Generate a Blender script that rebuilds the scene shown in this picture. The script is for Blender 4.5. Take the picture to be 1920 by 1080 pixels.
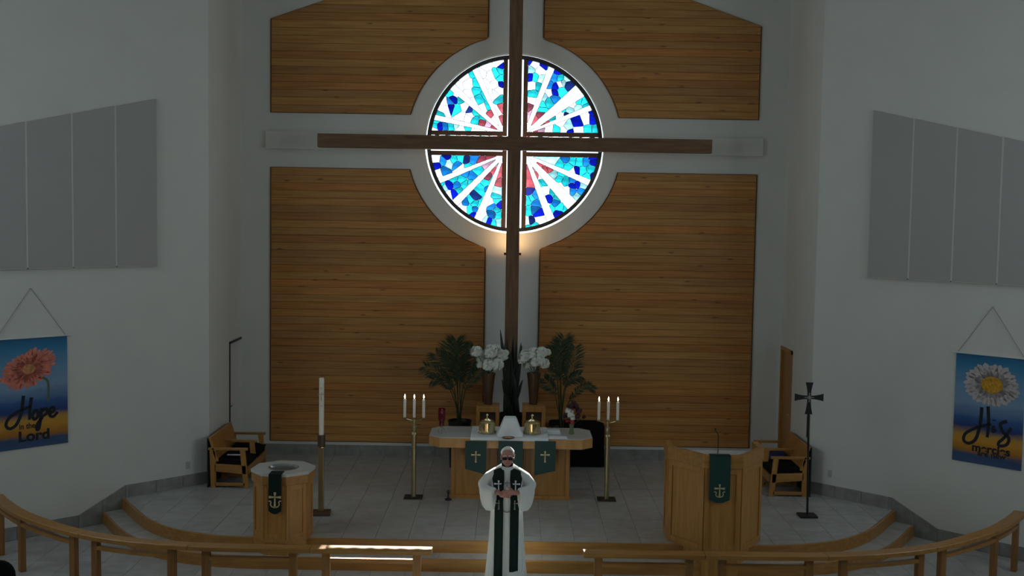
import bpy, bmesh, math, random
from mathutils import Vector, Matrix
from mathutils.bvhtree import BVHTree
random.seed(11)
for o in list(bpy.data.objects): bpy.data.objects.remove(o)
scene = bpy.context.scene
COL = scene.collection

# ------------------------------------------------------------------ camera
F = 2100.0
CAM = Vector((0, 0, 4.74))
PITCH = math.atan(140 / F); ROLL = 0.0160
ROT = Matrix.Rotation(math.pi / 2 - PITCH, 3, 'X') @ Matrix.Rotation(ROLL, 3, 'Z')
cd = bpy.data.cameras.new('camera'); cam = bpy.data.objects.new('camera', cd); COL.objects.link(cam)
cd.sensor_width = 36; cd.lens = 36 * F / 1920; cd.clip_end = 200
cam.matrix_world = Matrix.Translation(CAM) @ ROT.to_4x4()
scene.camera = cam

# ------------------------------------------------------------------ light
SKY = 3.0
w = bpy.data.worlds.new('sky'); scene.world = w; w.use_nodes = True
bgn = w.node_tree.nodes['Background']
bgn.inputs[0].default_value = (0.80, 0.91, 1.0, 1); bgn.inputs[1].default_value = SKY
sd = bpy.data.lights.new('sun', 'SUN'); sun = bpy.data.objects.new('sun', sd); COL.objects.link(sun)
sd.energy = 34; sd.angle = 0.009; sd.color = (1, 0.96, 0.9)
SUN_DIR = Vector((-0.6, -7.0, -5.2)).normalized()
sun.rotation_euler = SUN_DIR.to_track_quat('-Z', 'Y').to_euler(); sun.location = (3, 40, 25)
def portal(loc, rot, sx, sy):
    l = bpy.data.lights.new('window_portal', 'AREA'); l.shape = 'RECTANGLE'; l.size = sx; l.size_y = sy
    l.cycles.is_portal = True
    o = bpy.data.objects.new('window_portal', l); COL.objects.link(o); o.location = loc; o.rotation_euler = rot
scene.view_settings.view_transform = 'Standard'; scene.view_settings.look = 'None'
scene.view_settings.gamma = 1; scene.view_settings.use_curve_mapping = False
scene.view_settings.exposure = 0.13
scene.cycles.max_bounces = 10; scene.cycles.diffuse_bounces = 6; scene.cycles.transparent_max_bounces = 12
scene.cycles.caustics_reflective = False; scene.cycles.caustics_refractive = False
scene.cycles.sample_clamp_indirect = 4.0
scene.cycles.use_denoising = True

# ------------------------------------------------------------------ pixels to places
ZP = 0.33            # platform height
YB = 20.0            # chancel back wall
AX, AY = 4.83, 17.8  # corner between chancel side wall and slanted wall
def ray(u, v): return ROT @ Vector(((u - 960) / F, -(v - 540) / F, -1))
def pxy(u, v, y):
    d = ray(u, v); return CAM + d * (y / d.y)
def pxz(u, v, z):
    d = ray(u, v); return CAM + d * ((z - CAM.z) / d.z)
def pxw(u, v, side, off=0.0):      # slanted wall: point as (s along the wall, z)
    d = ray(u, v)                  # side*X + Y = AX + AY - off*sqrt2
    t = (AX + AY - off * math.sqrt(2)) / (side * d.x + d.y)
    p = CAM + d * t
    return ((side * p.x - AX) - (p.y - AY)) / math.sqrt(2), p.z
def wallpt(side, s, z, off=0.0):   # off = distance out from the wall into the room
    k = 1 / math.sqrt(2)
    return Vector((side * (AX + s * k - off * k), AY - s * k - off * k, z))

# ------------------------------------------------------------------ materials
def M(name, col, rough=0.6, metal=0.0, var=0.0, vscale=6.0, bump=0.0, stretch=None, rnd=0.0, spec=0.5, col2=None, knots=False, emit=None, estr=0):
    m = bpy.data.materials.new(name); m.use_nodes = True
    nt = m.node_tree; N = nt.nodes; L = nt.links; b = N['Principled BSDF']
    b.inputs['Roughness'].default_value = rough; b.inputs['Metallic'].default_value = metal
    b.inputs['Specular IOR Level'].default_value = spec
    b.inputs['Base Color'].default_value = (*col, 1)
    if emit:
        b.inputs['Emission Color'].default_value = (*emit, 1); b.inputs['Emission Strength'].default_value = estr
    if var > 0 or col2 or rnd > 0:
        tc = N.new('ShaderNodeTexCoord'); mp = N.new('ShaderNodeMapping'); L.new(tc.outputs['Object'], mp.inputs[0])
        if stretch: mp.inputs['Scale'].default_value = stretch
        src = mp.outputs[0]
        if rnd > 0:
            oi = N.new('ShaderNodeObjectInfo'); ad = N.new('ShaderNodeVectorMath'); ad.operation = 'MULTIPLY_ADD'
            sc = N.new('ShaderNodeCombineXYZ')
            for i in range(3): L.new(oi.outputs['Random'], sc.inputs[i])
            ad.inputs[1].default_value = (37, 53, 71); L.new(sc.outputs[0], ad.inputs[0]); L.new(mp.outputs[0], ad.inputs[2])
            src = ad.outputs[0]
        nz = N.new('ShaderNodeTexNoise'); nz.inputs['Scale'].default_value = vscale; nz.inputs['Detail'].default_value = 5
        L.new(src, nz.inputs['Vector'])
        rp = N.new('ShaderNodeValToRGB')
        c2 = col2 if col2 else tuple(c * (1 - var) for c in col)
        c1 = col if col2 else tuple(min(1, c * (1 + var)) for c in col)
        rp.color_ramp.elements[0].position = 0.3; rp.color_ramp.elements[1].position = 0.7
        rp.color_ramp.elements[0].color = (*c2, 1); rp.color_ramp.elements[1].color = (*c1, 1)
        L.new(nz.outputs[0], rp.inputs[0]); out = rp.outputs[0]
        if knots:
            sx_ = N.new('ShaderNodeSeparateXYZ'); L.new(src, sx_.inputs[0]); cx_ = N.new('ShaderNodeCombineXYZ')
            for ci, co, k_ in ((0, 0, .6/stretch[0]), (2, 1, 2.6/stretch[2])):
                mu_ = N.new('ShaderNodeMath'); mu_.operation = 'MULTIPLY'; mu_.inputs[1].default_value = k_; L.new(sx_.outputs[ci], mu_.inputs[0]); L.new(mu_.outputs[0], cx_.inputs[co])
            vo = N.new('ShaderNodeTexVoronoi'); vo.voronoi_dimensions = '2D'; vo.inputs['Scale'].default_value = 1.0; L.new(cx_.outputs[0], vo.inputs['Vector'])
            kr = N.new('ShaderNodeValToRGB'); kr.color_ramp.elements[0].position = 0.014; kr.color_ramp.elements[1].position = 0.045
            kr.color_ramp.elements[0].color = (0.25, 0.2, 0.15, 1); kr.color_ramp.elements[1].color = (1, 1, 1, 1)
            L.new(vo.outputs['Distance'], kr.inputs[0])
            mx = N.new('ShaderNodeMixRGB'); mx.blend_type = 'MULTIPLY'; mx.inputs[0].default_value = 0.8
            L.new(out, mx.inputs[1]); L.new(kr.outputs[0], mx.inputs[2]); out = mx.outputs[0]
        if rnd > 0:
            mr = N.new('ShaderNodeMapRange'); mr.inputs[3].default_value = 1 - rnd; mr.inputs[4].default_value = 1 + rnd
            L.new(oi.outputs['Random'], mr.inputs[0])
            if knots:      # some boards redder than others
                wn_ = N.new('ShaderNodeTexWhiteNoise'); wn_.noise_dimensions = '1D'; L.new(oi.outputs['Random'], wn_.inputs['W'])
                hr = N.new('ShaderNodeValToRGB'); L.new(wn_.outputs['Value'], hr.inputs[0])
                hr.color_ramp.elements[0].color = (1, .84, .70, 1); hr.color_ramp.elements[1].color = (1, 1.0, 1.0, 1); hr.color_ramp.elements[0].position = .1; hr.color_ramp.elements[1].position = .55
                hx = N.new('ShaderNodeMixRGB'); hx.blend_type = 'MULTIPLY'; hx.inputs[0].default_value = 1; L.new(out, hx.inputs[1]); L.new(hr.outputs[0], hx.inputs[2]); out = hx.outputs[0]
            mm = N.new('ShaderNodeVectorMath'); mm.operation = 'SCALE'; L.new(out, mm.inputs[0]); L.new(mr.outputs[0], mm.inputs['Scale']); out = mm.outputs[0]
        L.new(out, b.inputs['Base Color'])
        if bump > 0:
            bp = N.new('ShaderNodeBump'); bp.inputs['Strength'].default_value = bump; bp.inputs['Distance'].default_value = 0.01
            L.new(nz.outputs[0], bp.inputs['Height']); L.new(bp.outputs[0], b.inputs['Normal'])
    return m
def Glass(name, col, refl=0.04, rnd=0.25):
    col = tuple(math.sqrt(c) for c in col)      # light crosses both faces of a pane
    m = bpy.data.materials.new(name); m.use_nodes = True; nt = m.node_tree; N = nt.nodes; L = nt.links
    N.remove(N['Principled BSDF']); out = N['Material Output']
    t = N.new('ShaderNodeBsdfTransparent'); g = N.new('ShaderNodeBsdfGlossy'); g.inputs['Roughness'].default_value = 0.08
    mx = N.new('ShaderNodeMixShader'); mx.inputs[0].default_value = refl
    L.new(t.outputs[0], mx.inputs[1]); L.new(g.outputs[0], mx.inputs[2]); L.new(mx.outputs[0], out.inputs[0])
    if rnd > 0:
        oi = N.new('ShaderNodeObjectInfo'); mr = N.new('ShaderNodeMapRange'); mr.inputs[3].default_value = 1 - rnd; mr.inputs[4].default_value = 1 + rnd
        L.new(oi.outputs['Random'], mr.inputs[0])
        tc = N.new('ShaderNodeTexCoord'); nz = N.new('ShaderNodeTexNoise'); nz.inputs['Scale'].default_value = 7; L.new(tc.outputs['Object'], nz.inputs['Vector'])
        mr2 = N.new('ShaderNodeMapRange'); mr2.inputs[1].default_value = 0.3; mr2.inputs[2].default_value = 0.7; mr2.inputs[3].default_value = 0.75; mr2.inputs[4].default_value = 1.3
        L.new(nz.outputs[0], mr2.inputs[0])
        mu = N.new('ShaderNodeMath'); mu.operation = 'MULTIPLY'; L.new(mr.outputs[0], mu.inputs[0]); L.new(mr2.outputs[0], mu.inputs[1])
        vm = N.new('ShaderNodeVectorMath'); vm.operation = 'SCALE'; vm.inputs[0].default_value = col; L.new(mu.outputs[0], vm.inputs['Scale'])
        L.new(vm.outputs[0], t.inputs[0])
    else: t.inputs[0].default_value = (*col, 1)
    return m
MAT = dict(
    wall=M('white_paint', (0.71, 0.715, 0.665), 0.85, var=0.02, vscale=2.0),
    ceil=M('ceiling_paint', (0.62, 0.62, 0.60), 0.9, var=0.02, vscale=2.0),
    tile=M('stone_tile', (0.40, 0.40, 0.38), 0.32, var=0.16, vscale=5, rnd=0.06, bump=0.03),
    tile_base=M('stone_base_tile', (0.27, 0.27, 0.25), 0.4, var=0.2, vscale=7, rnd=0.10),
    grout=M('grout', (0.28, 0.28, 0.265), 0.9, var=0.1),
    pine=M('pine_plank', (0.56, 0.285, 0.080), 0.45, rnd=0.14, stretch=(0.9, 6, 26), vscale=1.6, col2=(0.36, 0.155, 0.036), knots=True),
    pine_dark=M('pine_edge', (0.17, 0.08, 0.025), 0.5, var=0.2),
    oak_lit=M('lit_oak', (0.58, 0.31, 0.105), 0.4, stretch=(8, 14, 3), vscale=1.6, col2=(0.46, 0.225, 0.062), rnd=0.05),  # same oak, lightened for the stronger light on the altar apron
    oak=M('light_oak', (0.46, 0.225, 0.056), 0.4, stretch=(14, 14, 1.2), vscale=1.6, col2=(0.33, 0.145, 0.030), rnd=0.05),
    oak_h=M('light_oak_lengthwise', (0.43, 0.21, 0.052), 0.36, stretch=(1.2, 14, 14), vscale=1.6, col2=(0.30, 0.135, 0.029), rnd=0.06),
    oak_dim=M('dim_oak', (0.32, 0.15, 0.038), 0.42, stretch=(14, 14, 1.2), vscale=1.6, col2=(0.22, 0.095, 0.022), rnd=0.05),  # same oak, darkened for the weaker light at the rail
    timber=M('dark_timber', (0.22, 0.115, 0.052), 0.6, stretch=(10, 10, 1.0), vscale=2.0, col2=(0.105, 0.052, 0.024), bump=0.2),
    timber_h=M('dark_timber_lengthwise', (0.22, 0.115, 0.052), 0.6, stretch=(1.0, 10, 10), vscale=2.0, col2=(0.105, 0.052, 0.024), bump=0.2),
    black=M('black_metal', (0.012, 0.012, 0.013), 0.45, var=0.1),
    lead=M('lead_came', (0.03, 0.032, 0.035), 0.6, var=0.1),
    blackcloth=M('black_cloth', (0.008, 0.008, 0.009), 0.95, var=0.2, spec=0.1),
    brass=M('polished_brass', (0.70, 0.58, 0.32), 0.16, 1.0, var=0.06),
    brass_dull=M('satin_brass', (0.40, 0.33, 0.18), 0.35, 0.85, var=0.08),
    urn=M('brown_bronze_urn', (0.10, 0.05, 0.025), 0.32, 0.4, var=0.15),
    bronze=M('dark_bronze', (0.10, 0.065, 0.045), 0.4, 0.3, var=0.15),
    steel=M('brushed_steel', (0.5, 0.5, 0.5), 0.2, 1.0, var=0.05),
    chrome=M('bowl_steel', (0.42, 0.42, 0.41), 0.25, 0.9, var=0.05),
    wax=M('ivory_wax', (0.80, 0.77, 0.66), 0.5, var=0.02),
    linen=M('white_linen', (0.78, 0.80, 0.80), 0.85, var=0.03, vscale=20),
    cream=M('font_slab_stone', (0.50, 0.50, 0.47), 0.35, var=0.05),
    alb=M('alb_cloth', (0.66, 0.68, 0.65), 0.85, var=0.03, vscale=8),
    green=M('green_silk', (0.004, 0.042, 0.034), 0.55, var=0.12, vscale=30),
    green_dark=M('dark_green_silk', (0.004, 0.015, 0.011), 0.7, var=0.12, vscale=30, spec=0.2),
    gold=M('gold_thread', (0.55, 0.46, 0.24), 0.5, 0.2, var=0.1),
    silver_thread=M('silver_thread', (0.26, 0.26, 0.23), 0.6, 0.0, var=0.1),
    red_glass=M('ruby_glass', (0.12, 0.004, 0.014), 0.12, var=0.1),
    clear_base=M('glass_base', (0.30, 0.30, 0.26), 0.15, var=0.05),
    flame=M('flame', (1, 0.8, 0.5), 0.5, var=0.05, emit=(1, 0.80, 0.55), estr=14),
    wick=M('wick', (0.02, 0.02, 0.02), 0.9, var=0.1),
    leaf=M('palm_leaf', (0.026, 0.052, 0.017), 0.55, var=0.35, vscale=9),
    snake=M('snake_leaf', (0.010, 0.020, 0.012), 0.45, var=0.5, vscale=20, stretch=(1, 1, 3)),
    snake_edge=M('snake_leaf_margin', (0.07, 0.08, 0.05), 0.5, var=0.2),
    petal=M('white_petal', (0.72, 0.74, 0.66), 0.75, var=0.08, vscale=30),
    petal_dark=M('burgundy_petal', (0.05, 0.006, 0.016), 0.7, var=0.3, vscale=30),
    petal_pink=M('pink_petal', (0.65, 0.50, 0.55), 0.7, var=0.2, vscale=30),
    petal_red=M('red_petal', (0.35, 0.02, 0.03), 0.7, var=0.2, vscale=30),
    stem=M('green_stem', (0.04, 0.07, 0.02), 0.6, var=0.2),
    vase_glass=M('green_vase_glass', (0.14, 0.17, 0.08), 0.12, var=0.1),
    panel=M('acoustic_fabric', (0.445, 0.44, 0.42), 0.95, var=0.02, vscale=60),
    strip=M('pale_gap_fill', (0.62, 0.60, 0.55), 0.6, var=0.02),
    plastic=M('beige_plastic', (0.50, 0.48, 0.42), 0.5, var=0.03),
    white_metal=M('white_metal', (0.7, 0.7, 0.68), 0.5, var=0.02),
    skin=M('skin', (0.42, 0.19, 0.14), 0.55, var=0.08, vscale=15),
    hair=M('sunlit_grey_hair', (0.78, 0.76, 0.70), 0.8, var=0.15, vscale=60),  # grey hair, colour raised towards white for the sun on it
    darkglass=M('dark_lens', (0.02, 0.015, 0.015), 0.1, var=0.05),
    eye=M('eye', (0.6, 0.58, 0.55), 0.2, var=0.05), lips=M('lips', (0.36, 0.12, 0.10), 0.5, var=0.05),
    cord=M('hanging_cord', (0.33, 0.32, 0.30), 0.9, var=0.1),
    navy=M('navy_cloth', (0.02, 0.02, 0.10), 0.8, var=0.2), paper=M('white_paper', (0.75, 0.77, 0.78), 0.8, var=0.03),
    coral=M('coral_print', (0.72, 0.22, 0.15), 0.8, var=0.22, vscale=12), coral2=M('coral_core_print', (0.60, 0.26, 0.10), 0.8, var=0.3, vscale=30),
    daisy=M('pale_daisy_print', (0.56, 0.50, 0.50), 0.8, var=0.15, vscale=9), daisy2=M('golden_core_print', (0.60, 0.30, 0.02), 0.8, var=0.35, vscale=25),
    ink=M('black_ink', (0.012, 0.016, 0.022), 0.8, var=0.1), stemink=M('green_stem_print', (0.10, 0.16, 0.09), 0.8, var=0.2),
)
GL = dict(
    W=Glass('white_glass', (0.92, 0.95, 0.95), rnd=0.08), C=Glass('cyan_glass', (0.008, 0.31, 0.33)), L=Glass('pale_cyan_glass', (0.20, 0.40, 0.40)),
    M=Glass('mid_blue_glass', (0.004, 0.085, 0.26)), B=Glass('deep_blue_glass', (0.0006, 0.004, 0.20)), D=Glass('navy_glass', (0.004, 0.012, 0.075)),
    R=Glass('red_glass', (0.27, 0.035, 0.045)), K=Glass('dark_red_glass', (0.12, 0.018, 0.03)), P=Glass('pink_glass', (0.34, 0.18, 0.24)), Y=Glass('amber_glass', (0.36, 0.30, 0.17)),
    X=Glass('clear_glass', (0.95, 0.97, 0.97), refl=0.06, rnd=0))

# ------------------------------------------------------------------ mesh building
def wloc(o):
    v = Vector((0, 0, 0))
    while o is not None: v += o.location; o = o.parent
    return v
def tag(o, label=None, cat=None, group=None, kind=None):
    if label: o['label'] = label
    if cat: o['category'] = cat
    if group: o['group'] = group
    if kind: o['kind'] = kind
    return o
def empty(name, loc, label=None, cat=None, group=None):
    o = bpy.data.objects.new(name, None); COL.objects.link(o); o.location = Vector(loc); o.empty_display_size = 0.1
    return tag(o, label, cat, group)
class MB:
    def __init__(s): s.v = []; s.f = []
    def add(s, vs, fs):
        b = len(s.v); s.v += [Vector(x) for x in vs]; s.f += [tuple(i + b for i in f) for f in fs]; return s
    def box(s, a, b):
        (x0, y0, z0), (x1, y1, z1) = a, b
        return s.add([(x0,y0,z0),(x1,y0,z0),(x1,y1,z0),(x0,y1,z0),(x0,y0,z1),(x1,y0,z1),(x1,y1,z1),(x0,y1,z1)],
                     [(3,2,1,0),(4,5,6,7),(0,1,5,4),(1,2,6,5),(2,3,7,6),(3,0,4,7)])
    def cbox(s, c, sz, rz=0, m=None):
        hx, hy, hz = sz[0]/2, sz[1]/2, sz[2]/2
        R = m if m else Matrix.Rotation(rz, 3, 'Z'); c = Vector(c)
        vs = [c + R @ Vector(p) for p in [(-hx,-hy,-hz),(hx,-hy,-hz),(hx,hy,-hz),(-hx,hy,-hz),(-hx,-hy,hz),(hx,-hy,hz),(hx,hy,hz),(-hx,hy,hz)]]
        return s.add(vs, [(3,2,1,0),(4,5,6,7),(0,1,5,4),(1,2,6,5),(2,3,7,6),(3,0,4,7)])
    def hexa(s, b4, t4):
        return s.add(list(b4) + list(t4), [(3,2,1,0),(4,5,6,7),(0,1,5,4),(1,2,6,5),(2,3,7,6),(3,0,4,7)])
    def loft(s, rings, cap=True, closed=True):
        n = len(rings[0]); vs = [p for r in rings for p in r]; fs = []
        for i in range(len(rings) - 1):
            for j in range(n if closed else n - 1):
                a, b = i*n + j, i*n + (j+1) % n
                fs.append((a, b, b + n, a + n))
        if cap: fs += [tuple(range(n))[::-1], tuple((len(rings)-1)*n + k for k in range(n))]
        return s.add(vs, fs)
    def prism(s, poly, z0, z1, inset=0):
        return s.loft([[(x, y, z0) for x, y in poly], [(x, y, z1) for x, y in poly]])
    def lathe(s, prof, c, n=24, cap=True, ang0=0, sx=1, sy=1):
        c = Vector(c)
        return s.loft([[c + Vector((r*sx*math.cos(ang0+2*math.pi*k/n), r*sy*math.sin(ang0+2*math.pi*k/n), z)) for k in range(n)] for r, z in prof], cap)
    def tube(s, pts, r, n=8, cap=True, flat=1.0, up=(0,0,1)):
        pts = [Vector(p) for p in pts]; rings = []
        for i, p in enumerate(pts):
            t = (pts[min(i+1, len(pts)-1)] - pts[max(i-1, 0)]).normalized()
            u = Vector(up); u = u - t * u.dot(t)
            if u.length < 1e-3: u = Vector((1, 0, 0)) - t * t.x
            u.normalize(); q = t.cross(u); rr = r[i] if hasattr(r, '__len__') else r
            rings.append([p + (q*math.cos(2*math.pi*k/n) + u*math.sin(2*math.pi*k/n)*flat)*rr for k in range(n)])
        return s.loft(rings, cap)
    def ball(s, c, r, n=12, m=8, R=None):
        c = Vector(c); r = Vector(r) if hasattr(r, '__len__') else Vector((r, r, r)); rings = []
        R = R or Matrix.Identity(3)
        for i in range(m + 1):
            a = -math.pi/2 + math.pi*min(max(i, 0.02), m - 0.02)/m
            rings.append([c + R @ Vector((r.x*math.cos(a)*math.cos(2*math.pi*k/n), r.y*math.cos(a)*math.sin(2*math.pi*k/n), r.z*math.sin(a))) for k in range(n)])
        return s.loft(rings)
    def mesh(s, name, off=Vector((0,0,0))):
        me = bpy.data.meshes.new(name); me.from_pydata([tuple(v - off) for v in s.v], [], s.f)
        bm = bmesh.new(); bm.from_mesh(me); bmesh.ops.recalc_face_normals(bm, faces=bm.faces); bm.to_mesh(me); bm.free()
        return me
    def build(s, name, mat, parent=None, smooth=False, bevel=0, label=None, cat=None, group=None, kind=None, origin=None):
        off = wloc(parent) if parent else Vector((0,0,0))
        o0 = Vector(origin) if origin is not None else None
        me = s.mesh(name, o0 if o0 is not None else off)
        me.materials.append(MAT[mat] if isinstance(mat, str) else mat)
        o = bpy.data.objects.new(name, me); COL.objects.link(o); o.parent = parent
        if o0 is not None: o.location = o0 - off
        if smooth:
            me.polygons.foreach_set('use_smooth', [True] * len(me.polygons))
            if smooth != 'all':
                me.set_sharp_from_angle(angle=math.radians(40))
        if bevel:
            b = o.modifiers.new('bevel', 'BEVEL'); b.width = bevel; b.segments = 2; b.limit_method = 'ANGLE'; b.angle_limit = math.radians(35)
        return tag(o, label, cat, group, kind)
def place(name, me, parent, loc, rot=(0,0,0), scale=(1,1,1)):
    o = bpy.data.objects.new(name, me); COL.objects.link(o); o.parent = parent; o.location = loc; o.rotation_euler = rot; o.scale = scale; return o
def smoothpath(P, k=6):
    P = [Vector(p) for p in P]; out = []
    for i in range(len(P) - 1):
        p0, p1, p2, p3 = P[max(i-1, 0)], P[i], P[i+1], P[min(i+2, len(P)-1)]
        for j in range(k):
            t = j / k
            out.append(0.5*((2*p1) + (p2-p0)*t + (2*p0-5*p1+4*p2-p3)*t*t + (3*p1-p0-3*p2+p3)*t**3))
    return out + [P[-1]]
def clip(poly, a, b, c):       # keep a*x+b*y <= c
    out = []
    for i in range(len(poly)):
        p, q = poly[i], poly[(i+1) % len(poly)]
        dp, dq = a*p[0]+b*p[1]-c, a*q[0]+b*q[1]-c
        if dp <= 0: out.append(p)
        if dp*dq < 0:
            t = dp/(dp-dq); out.append((p[0]+(q[0]-p[0])*t, p[1]+(q[1]-p[1])*t))
    return out
def area(P): return 0.5*sum(P[i][0]*P[(i+1)%len(P)][1]-P[(i+1)%len(P)][0]*P[i][1] for i in range(len(P))) if len(P) > 2 else 0
def inset(P, d):               # convex polygon moved in by d
    if area(P) < 0: P = P[::-1]
    R = list(P)
    for i in range(len(P)):
        p, q = P[i], P[(i+1) % len(P)]; ex, ey = q[0]-p[0], q[1]-p[1]; l = math.hypot(ex, ey)
        if l < 1e-7: continue
        nx, ny = ey/l, -ex/l
        R = clip(R, nx, ny, nx*p[0]+ny*p[1]-d)
        if len(R) < 3: return []
    return R

def zb(v): return pxy(960 - 0.016*(v-540), v, YB).z
RID, SL = 10.9, 0.35                       # ceiling ridge and slope
def zc(x): return RID - SL*abs(x)
NX, NY0 = 9.0, -6.0                        # nave half width, rear wall
NY1 = AY - (NX - AX)

# ------------------------------------------------------------------ shell
st = dict(kind='structure')
MB().box((-NX-.3, NY0-.3, -0.2), (NX+.3, YB+.3, -0.012)).build('floor', 'grout', **st)
for sgn in (-1, 1):
    m = MB(); x1 = sgn*(NX+.4)
    m.hexa([(0,NY0-.3,RID),(x1,NY0-.3,zc(NX+.4)),(x1,YB+.5,zc(NX+.4)),(0,YB+.5,RID)], [(0,NY0-.3,RID+.2),(x1,NY0-.3,zc(NX+.4)+.2),(x1,YB+.5,zc(NX+.4)+.2),(0,YB+.5,RID+.2)])
    m.build('ceiling', 'ceil', **st)
m = MB(); rw, rz0, rz1 = 0.8, 5.2, 9.2
m.box((-NX-.2, NY0-.2, 0), (-rw, NY0, RID+.1)); m.box((rw, NY0-.2, 0), (NX+.2, NY0, RID+.1)); m.box((-rw, NY0-.2, 0), (rw, NY0, rz0)); m.box((-rw, NY0-.2, rz1), (rw, NY0, RID+.1))
m.build('wall_rear', 'wall', **st)
e = empty('window_6', (0, NY0, rz0)); e['kind'] = 'structure'  # unseen rear window, added for front light and streaks on the brass
f = MB(); yc_ = NY0-.1
for (xa, xb, za, zb_) in ((-rw, -rw+.06, rz0, rz1), (rw-.06, rw, rz0, rz1), (-rw, rw, rz0, rz0+.06), (-rw, rw, rz1-.06, rz1)): f.box((xa, yc_-.05, za), (xb, yc_+.05, zb_))
f.build('window_frame', 'white_metal', e)
MB().box((-rw+.06, yc_-.004, rz0+.06), (rw-.06, yc_+.004, rz1-.06)).build('pane', GL['X'], e)
portal((0, NY0-.02, (rz0+rz1)/2), (math.pi/2, 0, 0), 2*rw, rz1-rz0)

# chancel back wall with the round opening
WC = pxy(965, 270, YB); WX, WZ = WC.x, WC.z
PXM = YB / F * 1.0
R_IN, R_OUT = 167*PXM, 200*PXM
def wall_with_hole():
    m = MB(); n = 96
    x0, x1, z0, z1 = -AX, AX, 0.0, 0
    ring = []; outer = []
    for k in range(n):
        a = 2*math.pi*k/n; c, s_ = math.cos(a), math.sin(a); ring.append((WX + R_IN*c, WZ + R_IN*s_))
        ts = []
        if c > 1e-9: ts.append((AX-WX)/c)
        if c < -1e-9: ts.append((-AX-WX)/c)
        if s_ < -1e-9: ts.append((0-WZ)/s_)
        # roof line z = RID - SL|x|
        for sg in (1, -1):
            den = s_ + SL*sg*c
            if den > 1e-6:
                t = (RID + 0.1 - SL*sg*WX - WZ)/den
                if t > 0: ts.append(t)
        t = min(t for t in ts if t > 0); outer.append((WX + t*c, WZ + t*s_))
    D = 0.30
    vs = [(x, YB, z) for x, z in ring] + [(x, YB, z) for x, z in outer] + [(x, YB+D, z) for x, z in ring] + [(x, YB+D, z) for x, z in outer]
    fs = []
    for k in range(n):
        j = (k+1) % n
        fs += [(k, j, n+j, n+k), (2*n+k, 3*n+k, 3*n+j, 2*n+j), (k, 2*n+k, 2*n+j, j), (n+k, n+j, 3*n+j, 3*n+k)]
    m.add(vs, fs)
    # corner fill behind so that no gap is left where the outline was sampled
    for sg in (-1, 1):
        m.box((min(sg*(AX-1.2), sg*(AX+.3)), YB+.01, 0), (max(sg*(AX-1.2), sg*(AX+.3)), YB+.3, 2.2))
        m.box((min(sg*(AX-.9), sg*(AX+.3)), YB+.01, 7.8), (max(sg*(AX-.9), sg*(AX+.3)), YB+.3, zc(AX)+.2))
    m.box((-1.0, YB+.01, 10.0), (1.0, YB+.3, RID+.1))
    return m
wall_back = wall_with_hole().build('wall_back', 'wall', **st)

# side walls of the chancel (with door openings) and slanted walls
DY0, DY1, DZ = 19.08, 19.90, ZP + 2.13
for sg, nm in ((-1, 'left'), (1, 'right')):
    m = MB(); xa, xb = sorted((sg*AX, sg*(AX+.2)))
    m.box((xa, AY, 0), (xb, DY0, zc(AX)+.1)); m.box((xa, DY1, 0), (xb, YB+.3, zc(AX)+.1)); m.box((xa, DY0, DZ), (xb, DY1, zc(AX)+.1)); m.box((xa, DY0, 0), (xb, DY1, ZP))
    m.build('wall_chancel_' + nm, 'wall', **st)
    k = 0.2
    m = MB(); a, b = Vector((sg*AX, AY, 0)), Vector((sg*NX, NY1, 0)); nrm = Vector((sg, 1, 0)).normalized()*.2
    up = lambda p: Vector((p.x, p.y, zc(p.x)+.15))
    m.hexa([a, b, b+nrm, a+nrm], [up(a), up(b), up(b+nrm), up(a+nrm)])
    m.build('wall_slanted_' + nm, 'wall', **st)
# nave walls; unseen high windows added and placed for the chancel's light
WIN = [(7.0, 9.9), (10.4, 13.3)]; WZ0, WZ1 = 3.9, 7.4
wn = 2
for sg, nm in ((-1, 'left'), (1, 'right')):
    m = MB(); xa, xb = sorted((sg*NX, sg*(NX+.2))); zt = zc(NX)+.1
    m.box((xa, NY0, 0), (xb, NY1+.2, WZ0)); m.box((xa, NY0, WZ1), (xb, NY1+.2, zt))
    ys = [NY0] + [y for w_ in WIN for y in w_] + [NY1+.2]
    for i in range(0, len(ys), 2): m.box((xa, ys[i], WZ0), (xb, ys[i+1], WZ1))
    m.build('wall_nave_' + nm, 'wall', **st)
    for y0, y1 in WIN:
        e = empty('window_%d' % wn, (sg*NX, (y0+y1)/2, WZ0)); e['kind'] = 'structure'; wn += 1
        f = MB(); xc = sg*(NX+.1); t = .06
        for (ya, yb_, za, zb_) in ((y0, y0+t, WZ0, WZ1), (y1-t, y1, WZ0, WZ1), (y0, y1, WZ0, WZ0+t), (y0, y1, WZ1-t, WZ1), ((y0+y1)/2-.03, (y0+y1)/2+.03, WZ0, WZ1)):
            f.box((xc-.05, ya, za), (xc+.05, yb_, zb_))
        f.build('window_frame', 'white_metal', e)
        MB().box((xc-.004, y0+t, WZ0+t), (xc+.004, y1-t, WZ1-t)).build('pane', GL['X'], e)
        portal((sg*(NX+.02), (y0+y1)/2, (WZ0+WZ1)/2), (0, sg*math.pi/2, 0), WZ1-WZ0, y1-y0)
portal((WX, YB+.02, WZ), (-math.pi/2, 0, 0), 2*R_IN, 2*R_IN)

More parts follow.
